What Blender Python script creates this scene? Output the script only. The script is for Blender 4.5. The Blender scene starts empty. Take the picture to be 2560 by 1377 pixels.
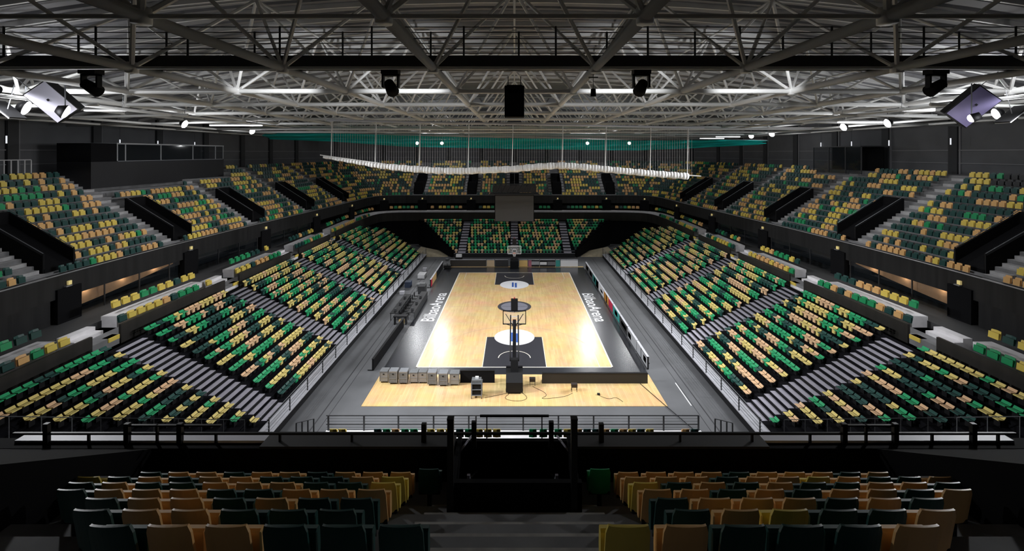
import bpy, math, random
from mathutils import Vector, Matrix
random.seed(7)
sc = bpy.context.scene
COL = sc.collection

# ------------------------------------------------------------------ camera, world, exposure
CAMZ = 16.55
FPX, CX, CY = 1153.0, 1286.0, 382.0          # focal length and vanishing point in a 2560 x 1377 frame
cd = bpy.data.cameras.new('camera'); cam = bpy.data.objects.new('camera', cd); COL.objects.link(cam)
cam.location = (0, 0, CAMZ); cam.rotation_euler = (math.pi / 2, 0, 0)
cd.sensor_width = 36.0; cd.lens = 36.0 * FPX / 2560
cd.shift_x = -(CX - 1280) / 2560; cd.shift_y = -(688.5 - CY) / 2560
cd.clip_start = 0.1; cd.clip_end = 400
sc.camera = cam
w = bpy.data.worlds.new('world'); sc.world = w; w.use_nodes = True
w.node_tree.nodes['Background'].inputs[0].default_value = (0.55, 0.6, 0.7, 1)
w.node_tree.nodes['Background'].inputs[1].default_value = 0.0
sc.view_settings.view_transform = 'Standard'; sc.view_settings.look = 'None'
sc.view_settings.exposure = 0.0; sc.view_settings.gamma = 1.0; sc.view_settings.use_curve_mapping = False

def aim(loc, to):
    return (Vector(to) - Vector(loc)).to_track_quat('-Z', 'Y').to_euler()
def spot(loc, to, power, size, blend=0.6, radius=0.35, col=(0.96, 0.975, 1.0)):
    l = bpy.data.lights.new('flood_beam', 'SPOT'); l.energy = power; l.spot_size = math.radians(size); l.spot_blend = blend
    l.shadow_soft_size = radius; l.color = col
    o = bpy.data.objects.new('flood_beam', l); o.location = loc; o.rotation_euler = aim(loc, to); COL.objects.link(o); return o
def point(loc, power, radius=0.4, col=(0.95, 0.97, 1.0)):
    l = bpy.data.lights.new('flood_spill', 'POINT'); l.energy = power; l.shadow_soft_size = radius; l.color = col
    o = bpy.data.objects.new('flood_spill', l); o.location = loc; COL.objects.link(o); return o

# floodlights of the hall: (x, y, z, visible lens radius)
FLOODS_L = [(-26.7, 25.2, 19.0), (-22.5, 23.1, 18.6), (-28.1, 39.3, 19.0), (-29.8, 52.4, 19.0)]
FLOODS_R = [(30.4, 29.1, 19.0), (22.9, 23.1, 18.28), (30.9, 38.2, 19.0), (31.4, 44.0, 19.0), (33.5, 60.0, 19.0), (34.4, 67.0, 19.0)]
FLOODS_FAR = [(-13.2, 84.0, 18.3), (-17.6, 83.5, 18.3), (13.3, 84.0, 18.3), (20.8, 83.5, 18.3)]
FLOODS_WALK = [(-26, 21.6, 20.6), (-13, 21.6, 20.6), (-6, 21.6, 20.6), (6, 21.6, 20.6), (13, 21.6, 20.6), (26, 21.6, 20.6)]
P = 19500.0
for (x, y, z) in FLOODS_L: spot((x, y, z - .45), (6.5, 32 + (y - 25) * .75, 0), P, 56, .6, radius=.6)
for (x, y, z) in FLOODS_R[:1] + FLOODS_R[2:5]: spot((x, y, z - .45), (-6.5, 32 + (y - 28) * .75, 0), P, 56, .6, radius=.6)
for (x, y, z) in FLOODS_FAR: spot((x, y, z - .45), (x * .3, 48, 0), 2600, 58, .5, radius=.55)
for (x, y, z) in FLOODS_WALK: spot((x, y, z), (x * 1.15, y + 14, z - .4), 4800, 66, .6, radius=.15)
for (x, y, z) in FLOODS_WALK: spot((x, y, z - .75), (x * .6, 40, 0), 4300, 72, .6, radius=.3)  # extra downward beams, added to brighten apron, court and near stands
for (x, y, z) in (FLOODS_L[1], FLOODS_R[1]): spot((x, y - .4, z - .2), (x * .2, 9.0, 10.6), 4200, 50, .8, radius=.3)
for (x, y, z) in (FLOODS_L[0], FLOODS_R[0]): point((x * .96, y + .6, z - .1), 420)
for (x, y, z) in (FLOODS_L[1], FLOODS_R[1]): point((x, y - .5, z - .1), 80 if x < 0 else 40)
for (x, y, z) in FLOODS_L[2:] + FLOODS_R[2:5]: point((x, y, z - .5), 300)
for x in (-14, 14): point((x, 83, 18.2), 900)

# ------------------------------------------------------------------ materials
MATS = {}
def mat(name, col, rough=.6, metal=0.0, noise=0.0, nscale=3.0, emit=0.0, ecol=None, alpha=None, trans=0.0, spec=.5, coat=0.0, stripes=None):
    if name in MATS: return MATS[name]
    m = bpy.data.materials.new(name); m.use_nodes = True; MATS[name] = m
    nt = m.node_tree; b = nt.nodes['Principled BSDF']
    b.inputs['Base Color'].default_value = (*col, 1); b.inputs['Roughness'].default_value = rough; b.inputs['Metallic'].default_value = metal
    b.inputs['Specular IOR Level'].default_value = spec
    if coat: b.inputs['Coat Weight'].default_value = coat; b.inputs['Coat Roughness'].default_value = .12
    if trans: b.inputs['Transmission Weight'].default_value = trans
    if alpha is not None: b.inputs['Alpha'].default_value = alpha
    if emit:
        b.inputs['Emission Color'].default_value = (*(ecol or col), 1); b.inputs['Emission Strength'].default_value = emit
    if noise:
        tc = nt.nodes.new('ShaderNodeTexCoord'); n = nt.nodes.new('ShaderNodeTexNoise'); n.inputs['Scale'].default_value = nscale; n.inputs['Detail'].default_value = 5
        r = nt.nodes.new('ShaderNodeMapRange'); r.inputs[1].default_value = .3; r.inputs[2].default_value = .7; r.inputs[3].default_value = 1 - noise; r.inputs[4].default_value = 1 + noise
        mx = nt.nodes.new('ShaderNodeVectorMath'); mx.operation = 'SCALE'; mx.inputs[0].default_value = col
        nt.links.new(tc.outputs['Object'], n.inputs['Vector']); nt.links.new(n.outputs['Fac'], r.inputs[0])
        nt.links.new(r.outputs[0], mx.inputs['Scale']); nt.links.new(mx.outputs[0], b.inputs['Base Color'])
    return m
def wood_mat():
    m = bpy.data.materials.new('court_maple'); m.use_nodes = True; nt = m.node_tree; b = nt.nodes['Principled BSDF']
    tc = nt.nodes.new('ShaderNodeTexCoord'); br = nt.nodes.new('ShaderNodeTexBrick')
    mp = nt.nodes.new('ShaderNodeMapping'); mp.inputs['Rotation'].default_value = (0, 0, math.pi / 2)
    br.inputs['Color1'].default_value = (.72, .50, .25, 1); br.inputs['Color2'].default_value = (.62, .415, .195, 1); br.inputs['Mortar'].default_value = (.5, .34, .17, 1)
    br.inputs['Scale'].default_value = 1.0; br.inputs['Brick Width'].default_value = 1.8; br.inputs['Row Height'].default_value = .13; br.inputs['Mortar Size'].default_value = .004
    n = nt.nodes.new('ShaderNodeTexNoise'); n.inputs['Scale'].default_value = .6
    mx = nt.nodes.new('ShaderNodeMix'); mx.data_type = 'RGBA'; mx.blend_type = 'OVERLAY'; mx.inputs[0].default_value = .25
    nt.links.new(tc.outputs['Object'], mp.inputs[0]); nt.links.new(mp.outputs[0], br.inputs['Vector']); nt.links.new(tc.outputs['Object'], n.inputs['Vector'])
    nt.links.new(br.outputs['Color'], mx.inputs[6]); nt.links.new(n.outputs['Color'], mx.inputs[7]); nt.links.new(mx.outputs[2], b.inputs['Base Color'])
    b.inputs['Roughness'].default_value = .22; b.inputs['Specular IOR Level'].default_value = .25
    return m
def panel_mat(name, c1, c2, wdt, rough=.5, hgt=6.0):
    m = bpy.data.materials.new(name); m.use_nodes = True; nt = m.node_tree; b = nt.nodes['Principled BSDF']
    tc = nt.nodes.new('ShaderNodeTexCoord'); n = nt.nodes.new('ShaderNodeTexNoise'); n.inputs['Scale'].default_value = wdt; n.inputs['Detail'].default_value = 3
    mp = nt.nodes.new('ShaderNodeMapping'); mp.inputs['Scale'].default_value = (1, 1, .05)
    r = nt.nodes.new('ShaderNodeValToRGB'); r.color_ramp.elements[0].color = (*c1, 1); r.color_ramp.elements[1].color = (*c2, 1)
    r.color_ramp.elements[0].position = .35; r.color_ramp.elements[1].position = .65
    nt.links.new(tc.outputs['Object'], mp.inputs[0]); nt.links.new(mp.outputs[0], n.inputs['Vector']); nt.links.new(n.outputs['Fac'], r.inputs[0]); nt.links.new(r.outputs[0], b.inputs['Base Color'])
    b.inputs['Roughness'].default_value = rough; b.inputs['Specular IOR Level'].default_value = .25
    return m

M_WOOD = wood_mat()
M_FLOOR = mat('floor_grey', (.115, .118, .125), .55, noise=.18, nscale=.35)
M_DARK = mat('court_black_paint', (.024, .025, .03), .25, spec=.4)
M_WHITE = mat('white_paint', (.72, .72, .74), .4)
M_LINE = mat('court_line_white', (.75, .7, .6), .35)
M_CGREY = mat('court_grey_paint', (.20, .20, .24), .35)
M_BLUE = mat('court_blue_paint', (.05, .12, .4), .35)
M_BLACK = mat('black_steel', (.010, .010, .011), .5, spec=.2)
M_BLACKM = mat('black_matt', (.006, .006, .007), .85, spec=.1)
M_CARPET = mat('stand_black_carpet', (.008, .008, .010), .95, spec=.05)
M_LAV = mat('step_grey_lavender', (.40, .385, .45), .6, noise=.08, nscale=2)
M_STEEL = mat('galvanised_steel', (.26, .27, .29), .42, metal=.5)
M_DECKL = mat('deck_light_grey', (.46, .46, .5), .5, noise=.1, nscale=2)
M_CONC = mat('tier_concrete', (.19, .19, .195), .85, noise=.2, nscale=1.2)
M_CONCL = mat('concrete_step_light', (.40, .395, .40), .8, noise=.15, nscale=2)
M_CONCW = mat('concrete_white', (.82, .80, .82), .75, noise=.08, nscale=2)
M_FASC = panel_mat('fascia_dark_panels', (.011, .011, .012), (.019, .019, .02), 2.2)
M_MEZW = panel_mat('mezzanine_brown_panels', (.022, .021, .019), (.032, .029, .027), 1.5)
M_WALL = mat('wall_grey_panel', (.11, .112, .12), .8, noise=.1, nscale=.5)
M_WALLC = mat('wall_dark_column', (.03, .031, .034), .7)
M_DECK = mat('roof_deck_grey', (.24, .24, .255), .7, noise=.12, nscale=.5)
M_TRUSS = mat('truss_white_paint', (.68, .68, .67), .45)
M_TRUSSD = mat('catwalk_dark_grey', (.028, .028, .03), .6)
def teal_mat():
    m = bpy.data.materials.new('teal_mesh'); m.use_nodes = True; nt = m.node_tree; out = nt.nodes['Material Output']; nt.nodes.remove(nt.nodes['Principled BSDF'])
    d = nt.nodes.new('ShaderNodeBsdfDiffuse'); t = nt.nodes.new('ShaderNodeBsdfTranslucent'); tr = nt.nodes.new('ShaderNodeBsdfTransparent'); a = nt.nodes.new('ShaderNodeMixShader'); c = nt.nodes.new('ShaderNodeMixShader')
    d.inputs[0].default_value = (.02, .55, .50, 1); t.inputs[0].default_value = (.02, .6, .55, 1); a.inputs[0].default_value = .5; c.inputs[0].default_value = .9
    nt.links.new(d.outputs[0], a.inputs[1]); nt.links.new(t.outputs[0], a.inputs[2]); nt.links.new(tr.outputs[0], c.inputs[1]); nt.links.new(a.outputs[0], c.inputs[2]); nt.links.new(c.outputs[0], out.inputs[0])
    return m
M_TEAL = teal_mat()
M_NET = mat('white_net', (.85, .84, .82), .8)
M_GLASS = mat('dark_glass', (.02, .025, .03), .05, alpha=.35, spec=.6)
M_RAILW = mat('rail_pale', (.5, .5, .52), .5)
M_CLEAR = mat('clear_glass', (.6, .65, .65), .05, alpha=.12, spec=.6)
M_SUITE = mat('suite_wood', (.5, .30, .16), .5, noise=.15, nscale=2)
M_LENS = mat('lamp_lens', (1, 1, 1), .3, emit=22, ecol=(1, .98, .96))
M_TUBE = mat('tube_lamp', (1, 1, 1), .3, emit=.8, ecol=(.9, .93, 1))
M_EXIT = mat('portal_lamp', (.9, .75, .3), .4, emit=.25, ecol=(.9, .7, .3))
M_SCREEN = mat('grey_screen', (.095, .09, .088), .7)
M_CASE = mat('flight_case_grey', (.13, .135, .14), .5, noise=.15, nscale=5)
M_SPKG = mat('speaker_pale_grey', (.7, .68, .8), .5)
M_SPKP = mat('speaker_violet_grey', (.14, .12, .24), .6)
M_BEIGE = mat('corner_beige_board', (.42, .36, .25), .7, noise=.15, nscale=2)
SEATC = {'yellow': (.76, .58, .11), 'orange': (.75, .44, .17), 'green': (.015, .30, .11), 'dark green': (.010, .058, .052)}
M_SEAT = {k: mat('seat_' + k.replace(' ', '_'), v, .42) for k, v in SEATC.items()}
M_BENCH_LIT = {k: mat('bench_' + k.replace(' ', '_'), v, .38) for k, v in {'yellow': (.86, .70, .24), 'orange': (.88, .58, .34), 'green': (.03, .42, .17), 'dark green': (.02, .085, .072)}.items()}  # paler copies of the seat colours; the stronger light below is painted in
M_SEAT['black'] = mat('seat_black', (.015, .015, .017), .5)

# ------------------------------------------------------------------ mesh helpers
class MB:
    def __init__(s): s.v = []; s.f = []; s.mi = []; s.sm = []
    def add(s, vs, fs, mi=0, smooth=False):
        o = len(s.v); s.v += [tuple(p) for p in vs]; s.f += [tuple(i + o for i in f) for f in fs]; s.mi += [mi] * len(fs); s.sm += [smooth] * len(fs); return s
    def box(s, x0, x1, y0, y1, z0, z1, mi=0, M=None):
        vs = [(x, y, z) for z in (z0, z1) for (x, y) in ((x0, y0), (x1, y0), (x1, y1), (x0, y1))]
        if M is not None: vs = [M @ Vector(p) for p in vs]
        return s.add(vs, [(3, 2, 1, 0), (4, 5, 6, 7), (0, 1, 5, 4), (1, 2, 6, 5), (2, 3, 7, 6), (3, 0, 4, 7)], mi)
    def tube(s, p, q, r, n=6, mi=0, r2=None):
        p = Vector(p); q = Vector(q); d = q - p
        if d.length < 1e-6: return s
        a = d.orthogonal().normalized(); b = d.normalized().cross(a); r2 = r if r2 is None else r2
        vs = [p + (a * math.cos(t) + b * math.sin(t)) * r for t in [2 * math.pi * i / n for i in range(n)]] + [q + (a * math.cos(t) + b * math.sin(t)) * r2 for t in [2 * math.pi * i / n for i in range(n)]]
        return s.add(vs, [(i, (i + 1) % n, n + (i + 1) % n, n + i) for i in range(n)] + [tuple(range(n - 1, -1, -1)), tuple(range(n, 2 * n))], mi, n > 6)
    def prism(s, poly, a, b, axis='y', mi=0, M=None):
        """polygon of (u, z) pulled along an axis from a to b"""
        n = len(poly)
        f = (lambda u, z, t: (u, t, z)) if axis == 'y' else ((lambda u, z, t: (t, u, z)) if axis == 'x' else (lambda u, z, t: (u, z, t)))
        vs = [f(u, z, a) for u, z in poly] + [f(u, z, b) for u, z in poly]
        if M is not None: vs = [M @ Vector(p) for p in vs]
        return s.add(vs, [tuple(range(n)), tuple(range(2 * n - 1, n - 1, -1))] + [(i, n + i, n + (i + 1) % n, (i + 1) % n) for i in range(n)], mi)
    def mesh(s, name, mats):
        me = bpy.data.meshes.new(name); me.from_pydata(s.v, [], s.f)
        for m in (mats if isinstance(mats, (list, tuple)) else [mats]): me.materials.append(m)
        me.polygons.foreach_set('material_index', s.mi); me.polygons.foreach_set('use_smooth', s.sm); me.update(); return me
    def build(s, name, mats, parent=None, loc=None, kind=None):
        o = bpy.data.objects.new(name, s.mesh(name, mats)); COL.objects.link(o)
        if parent: o.parent = parent
        if loc: o.location = loc
        if kind: o['kind'] = kind
        return o
def tag(o, label, cat, group=None, kind=None):
    o['label'] = label; o['category'] = cat
    if group: o['group'] = group
    if kind: o['kind'] = kind
    return o
def empty(name, loc=(0, 0, 0), rz=0, label=None, cat=None, group=None, kind=None):
    o = bpy.data.objects.new(name, None); COL.objects.link(o); o.location = loc; o.rotation_euler = (0, 0, rz); o.empty_display_size = .2
    if label: tag(o, label, cat, group)
    if kind: o['kind'] = kind
    return o
def copy_tree(o, parent=None):
    c = o.copy(); COL.objects.link(c)
    if parent is not None: c.parent = parent
    for ch in o.children: copy_tree(ch, c)
    return c
def struct(name, mb, mats, parent=None): return mb.build(name, mats, parent, kind='structure')
ORD = 'first second third fourth fifth sixth seventh eighth ninth tenth eleventh twelfth thirteenth fourteenth fifteenth sixteenth seventeenth eighteenth nineteenth twentieth twenty-first twenty-second twenty-third twenty-fourth twenty-fifth twenty-sixth twenty-seventh twenty-eighth twenty-ninth thirtieth'.split()
def proj(p): return CX + FPX * p[0] / p[1], CY + FPX * (CAMZ - p[2]) / p[1]

# ------------------------------------------------------------------ plan curves (left side, far end, right side)
def chaikin(p, it=3):
    for _ in range(it):
        q = [p[0]]
        for a, b in zip(p, p[1:]):
            q += [(a[0] * .75 + b[0] * .25, a[1] * .75 + b[1] * .25), (a[0] * .25 + b[0] * .75, a[1] * .25 + b[1] * .75)]
        p = q + [p[-1]]
    return p
def resample(p, step):
    L = [0]
    for a, b in zip(p, p[1:]): L.append(L[-1] + math.dist(a, b))
    n = max(2, round(L[-1] / step)); out = []; j = 0
    for i in range(n + 1):
        t = L[-1] * i / n
        while j < len(p) - 2 and L[j + 1] < t: j += 1
        u = (t - L[j]) / max(1e-9, L[j + 1] - L[j]); out.append((p[j][0] + (p[j + 1][0] - p[j][0]) * u, p[j][1] + (p[j + 1][1] - p[j][1]) * u))
    return out
def mirror(left): return left + [(-x, y) for x, y in reversed(left)]
TIER = resample(chaikin(mirror([(-28, 12), (-28.9, 24), (-29.1, 34), (-28.6, 46), (-27.5, 58), (-26.5, 68), (-25.9, 76), (-25.6, 81.5), (-23.8, 85.3), (-14, 85.3)])), 1.0)
MEZZ = resample(chaikin(mirror([(-24.2, 14), (-24.7, 23), (-24.7, 31), (-24.4, 40), (-24.2, 52), (-24.4, 66), (-24.6, 75), (-24.3, 81), (-22.3, 83.3), (-13, 83.4)])), 1.0)
def normals(p):
    out = []
    for i in range(len(p)):
        a = p[max(0, i - 1)]; b = p[min(len(p) - 1, i + 1)]; dx, dy = b[0] - a[0], b[1] - a[1]; l = math.hypot(dx, dy); out.append((-dy / l, dx / l))
    return out
TIER_N, MEZZ_N = normals(TIER), normals(MEZZ)
def off(p, n, d): return [(a[0] + b[0] * d, a[1] + b[1] * d) for a, b in zip(p, n)]
def sweep(mb, p, n, prof, mis, i0=0, i1=None):
    """profile of (offset, height) swept along a plan curve; one material index per profile segment"""
    i1 = len(p) - 1 if i1 is None else i1; k = len(prof); base = len(mb.v)
    for i in range(i0, i1 + 1):
        for d, z in prof: mb.v.append((p[i][0] + n[i][0] * d, p[i][1] + n[i][1] * d, z))
    for i in range(i1 - i0):
        for j in range(k - 1):
            a = base + i * k + j; mb.f.append((a, a + 1, a + k + 1, a + k)); mb.mi.append(mis[j]); mb.sm.append(False)
def near_idx(p, side, t):
    """sample nearest to a y (left or right side) or to an x (far end)"""
    h = len(p) // 2
    if side == 'far': return min(range(len(p)), key=lambda i: abs(p[i][0] - t) + (0 if p[i][1] > 80 else 99))
    rng = range(0, h) if side == 'left' else range(h, len(p))
    return min((i for i in rng), key=lambda i: abs(p[i][1] - t))
def frame(p, n, i, d=0, z=0):
    """matrix: local x along the curve, local y outward, z up"""
    nx, ny = n[i]; tx, ty = ny, -nx
    return Matrix(((tx, nx, 0, p[i][0] + nx * d), (ty, ny, 0, p[i][1] + ny * d), (0, 0, 1, z), (0, 0, 0, 1)))

# ------------------------------------------------------------------ setting: floor, court, tiers, walls, roof
floor = struct('floor', MB().box(-34, 34, 6, 95, -.3, 0), M_FLOOR)
court = struct('floor_court', MB().box(-10, 10, 30.1, 67.2, 0, .03), M_WOOD)
def paint(name, mb, m): return struct(name, mb, m, court)
Z1, Z2, Z3 = .032, .036, .040
def quad(mb, x0, x1, y0, y1, z): return mb.add([(x0, y0, z), (x1, y0, z), (x1, y1, z), (x0, y1, z)], [(0, 1, 2, 3)])
def ring(mb, cx, cy, r0, r1, z, a0=0, a1=360, n=48):
    vs = []; fs = []
    for i in range(n + 1):
        t = math.radians(a0 + (a1 - a0) * i / n); vs += [(cx + r0 * math.cos(t), cy + r0 * math.sin(t), z), (cx + r1 * math.cos(t), cy + r1 * math.sin(t), z)]
        if i: fs.append((2 * i - 2, 2 * i - 1, 2 * i + 1, 2 * i))
    return mb.add(vs, fs)
b = MB()
for s in (-1, 1): quad(b, *(sorted((s * 7.62, s * 10.0))), 34.4, 66.6, Z1)
quad(b, -7.62, 7.62, 34.4, 35.55, Z1); quad(b, -7.62, 7.62, 63.65, 66.6, Z1)
paint('floor_surround', b, M_DARK)
b = MB(); quad(b, -2.45, 2.45, 35.6, 41.4, Z1); quad(b, -2.45, 2.45, 57.8, 63.6, Z1); paint('floor_lane', b, mat('lane_paint', (.035, .035, .042), .3))
b = MB()
for s in (-1, 1):
    quad(b, *(sorted((s * 7.5, s * 7.62))), 35.5, 63.7, Z2)
    for c, q in ((37.175, 1), (62.025, -1)):
        quad(b, *(sorted((s * 6.55, s * 6.6))), *(sorted((35.6 if q > 0 else 63.6, c + q * 1.42))), Z2)
quad(b, -7.62, 7.62, 35.5, 35.6, Z2); quad(b, -7.62, 7.62, 63.6, 63.7, Z2)
for yb, q in ((35.6, 1), (63.6, -1)):
    for s in (-1, 1): quad(b, *(sorted((s * 2.45, s * 2.5))), *(sorted((yb, yb + q * 5.8))), Z2)
paint('floor_line', b, M_LINE)
b = MB(); quad(b, -7.5, 7.5, 49.575, 49.625, Z2); ring(b, 0, 37.175, 6.7, 6.75, Z2, 12.3, 167.7); ring(b, 0, 62.025, 6.7, 6.75, Z2, 192.3, 347.7)
paint('floor_line', b, mat('court_line_pale', (.62, .47, .27), .3))
b = MB(); ring(b, 0, 37.175, 1.25, 1.32, Z2, 0, 180); ring(b, 0, 62.025, 1.25, 1.32, Z2, 180, 360); paint('floor_line', b, M_LINE)
b = MB(); ring(b, 0, 41.4, 0, 1.8, Z2); ring(b, 0, 57.8, 0, 1.8, Z2); paint('floor_circle', b, M_WHITE)
b = MB(); ring(b, 0, 49.6, 0, 1.8, Z2); paint('floor_circle', b, M_CGREY)
b = MB(); ring(b, 0, 49.6, 1.45, 1.8, Z3); paint('floor_circle', b, mat('court_dark_ring', (.06, .06, .07), .35))
b = MB()
for cy in (41.4, 57.8, 49.6): quad(b, -.32, -.08, cy - 1.0, cy + 1.0, Z3); quad(b, .05, .3, cy - 1.2, cy + .8, Z3)
paint('floor_emblem', b, M_BLUE)
def floor_text(txt, x, y, rz, size, sx):
    c = bpy.data.curves.new('floor_lettering', 'FONT'); c.body = txt; c.size = size; c.align_x = 'CENTER'; c.align_y = 'CENTER'; c.extrude = .002; c.offset = .018
    c.materials.append(M_WHITE)
    o = bpy.data.objects.new('floor_lettering', c); COL.objects.link(o); o.location = (x, y, Z2 + .004); o.rotation_euler = (0, 0, rz); o.scale = (sx, 1, 1); o.parent = court; o['kind'] = 'structure'
    return o
floor_text('BilbaoArena', -8.5, 49.7, math.pi / 2, 1.85, 1.0)
floor_text('BilbaoArena', 8.5, 49.7, -math.pi / 2, 1.85, 1.0)
b = MB()
for s in (-1, 1):
    b.box(s * 12.2 - .04, s * 12.2 + .04, 27, 72, 0, .004); b.box(s * 11.7 - .02, s * 11.7 + .02, 27, 72, 0, .004)
struct('floor_joint', b, mat('floor_seam', (.04, .04, .045), .6))
b = MB(); b.box(11.55, 11.62, 30.2, 33.2, 0, .006); struct('floor_tape', b, M_WHITE)

ROWS, RD, RH, TZ = 13, .78, .48, 8.3
prof = [(4.2, 7.25), (0, 7.25), (0, 8.72), (.28, 8.72), (.28, TZ)]; mis = [0, 1, 2, 1]
for k in range(ROWS):
    prof += [(.28 + RD * (k + 1), TZ + RH * k), (.28 + RD * (k + 1), TZ + RH * (k + 1))]; mis += [3, 3]
TOPZ = TZ + RH * ROWS; TD = .28 + RD * ROWS
prof += [(TD + 2.6, TOPZ)]; mis += [3]
b = MB(); sweep(b, TIER, TIER_N, prof, mis + [3])
b.sm = [False] * len(b.f)
struct('floor_upper_tier', b, [M_BLACK, M_FASC, M_CONCL, M_CONC])
b = MB(); sweep(b, TIER, TIER_N, [(TD + 2.6, TOPZ - 1), (TD + 2.6, 25.9)], [0]); struct('wall_upper', b, M_WALL)
b = MB(); sweep(b, TIER, TIER_N, [(TD + 2.5, TOPZ + 2.2), (TD + 2.5, TOPZ + 2.3)], [0]); sweep(b, TIER, TIER_N, [(TD + 2.5, TOPZ + 1.0), (TD + 2.5, TOPZ + 1.08)], [0]); struct('trim_wall', b, mat('wall_seam_grey', (.2, .2, .21), .7))
wp = off(TIER, TIER_N, TD + 2.55)
b = MB(); acc = 0
for i in range(1, len(wp)):
    acc += math.dist(wp[i - 1], wp[i])
    if acc > 6.4 and i < len(wp) - 1:
        acc = 0; b.box(-.42, .42, -.25, .0, TOPZ, 20.3, 0, frame(TIER, TIER_N, i, TD + 2.6)); b.box(.46, .62, -.12, .0, TOPZ, 20.3, 1, frame(TIER, TIER_N, i, TD + 2.6))
struct('wall_column', b, [M_WALLC, mat('wall_light_post', (.2, .2, .21), .7)])
# mezzanine: white concrete terrace behind the brown front wall, laid out between stair gaps
MG = {'left': [28.4, 39.5, 50.7, 61.8], 'right': [28.4, 39.5, 50.7, 61.8]}
GAPS = [near_idx(MEZZ, 'left', t) for t in MG['left']] + [near_idx(MEZZ, 'right', t) for t in MG['right']]
segs = []; cuts = sorted(GAPS); a = 0
for c in cuts + [len(MEZZ) - 1]:
    e = c - 1 if c != len(MEZZ) - 1 else c
    segs.append((a, e)); a = c + 1
for (i0, i1) in segs:
    b = MB(); sweep(b, MEZZ, MEZZ_N, [(0, 4.3), (0, 5.78), (.16, 5.78), (.16, 5.2)], [0, 0, 0], i0, i1)
    k = 4
    for i in (i0, i1):  # end caps
        M = frame(MEZZ, MEZZ_N, i); b.box(-.02, .02, 0, .16, 4.3, 5.78, 0, M)
    struct('wall_mezzanine', b, M_MEZW)
b = MB(); sweep(b, MEZZ, MEZZ_N, [(.1, 4.6), (.1, 5.2), (1.15, 5.2)], [0, 0]); struct('floor_mezzanine', b, M_CONC)
for (i0, i1) in segs:
    b = MB(); sweep(b, MEZZ, MEZZ_N, [(1.15, 5.2), (1.15, 5.92), (2.2, 5.92), (2.2, 5.6)], [0, 0, 0], i0 + 1, max(i0 + 2, i1 - 1))
    for i in (i0 + 1, max(i0 + 2, i1 - 1)): b.box(-.03, .03, 1.15, 2.2, 5.2, 5.92, 0, frame(MEZZ, MEZZ_N, i))
    struct('floor_mezzanine_step', b, M_CONCW)
b = MB(); sweep(b, MEZZ, MEZZ_N, [(2.15, 5.2), (2.15, 5.66), (6, 5.66)], [0, 0]); struct('floor_mezzanine_walk', b, mat('walk_dark', (.06, .06, .062), .8))
b = MB(); sweep(b, MEZZ, MEZZ_N, [(.35, 0), (.35, 4.75)], [0]); struct('wall_under_mezzanine', b, M_BLACKM)
# suites behind the mezzanine walk
i27 = near_idx(TIER, 'left', 29.2); j27 = near_idx(TIER, 'right', 29.2)
b = MB(); sweep(b, TIER, TIER_N, [(.15, 5.6), (.15, 7.3)], [0], 0, i27); sweep(b, TIER, TIER_N, [(.15, 5.6), (.15, 7.3)], [0], j27, len(TIER) - 1); struct('wall_mezzanine_back', b, M_FASC)
b = MB(); sweep(b, TIER, TIER_N, [(4.2, 5.6), (4.2, 7.3)], [0]); struct('wall_suite_back', b, mat('suite_dark_wall', (.03, .028, .027), .7))
nsu = 0
for side in ('left', 'right'):
    for (ya, yb, lit) in ((29.6, 39.6, 1), (41.6, 50.6, 0), (52.8, 61.5, 0)):
        i0, i1 = sorted((near_idx(TIER, side, ya), near_idx(TIER, side, yb))); nsu += 1
        if lit:
            b = MB(); ks = list(range(i0, i1 + 1)); ks = ks if side == 'left' else ks[::-1]
            for q, i in enumerate(ks):
                zb = 6.1 + .85 * (q / (len(ks) - 1)) ** 1.5
                for (d, z) in ((.75, zb), (.75, 7.24), (.9, 7.24), (.9, zb)): b.v.append((TIER[i][0] + TIER_N[i][0] * d, TIER[i][1] + TIER_N[i][1] * d, z))
            for q in range(len(ks) - 1):
                for e in range(4): a = q * 4; b.f.append((a + e, a + (e + 1) % 4, a + 4 + (e + 1) % 4, a + 4 + e)); b.mi.append(0); b.sm.append(False)
            struct('wall_suite_wood', b, M_SUITE)
            for q in (2, len(ks) // 2, len(ks) - 3):
                i = ks[q]; point((TIER[i][0] + TIER_N[i][0] * .5, TIER[i][1], 7.15), 14, .08, (1, .85, .65))
        b = MB(); sweep(b, TIER, TIER_N, [(.3, 5.66), (.3, 7.25)], [0], i0, i1); g = struct('window_%d' % nsu, b, M_GLASS)
        b = MB()
        for i in range(i0, i1 + 1, 3): b.box(-.03, .03, .24, .32, 5.66, 7.25, 0, frame(TIER, TIER_N, i))
        struct('window_frame', b, M_WALLC, g)
# room shell behind and beside the camera
struct('wall_near', MB().box(-46, 46, -9.2, -9, 0, 26), M_BLACKM)
for nm, s in (('left', -1), ('right', 1)):
    struct('wall_' + nm, MB().box(*sorted((s * 42.2, s * 42.4)), -9, 14, 8, 21), M_BLACKM)
    b = MB(); b.add([(s * 28, 12, 0), (s * 42.4, 14, 0), (s * 42.4, 14, 16), (s * 28, 12, 8.6)], [(0, 1, 2, 3)]); struct('wall_tier_end_' + nm, b, M_BLACKM)
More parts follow.
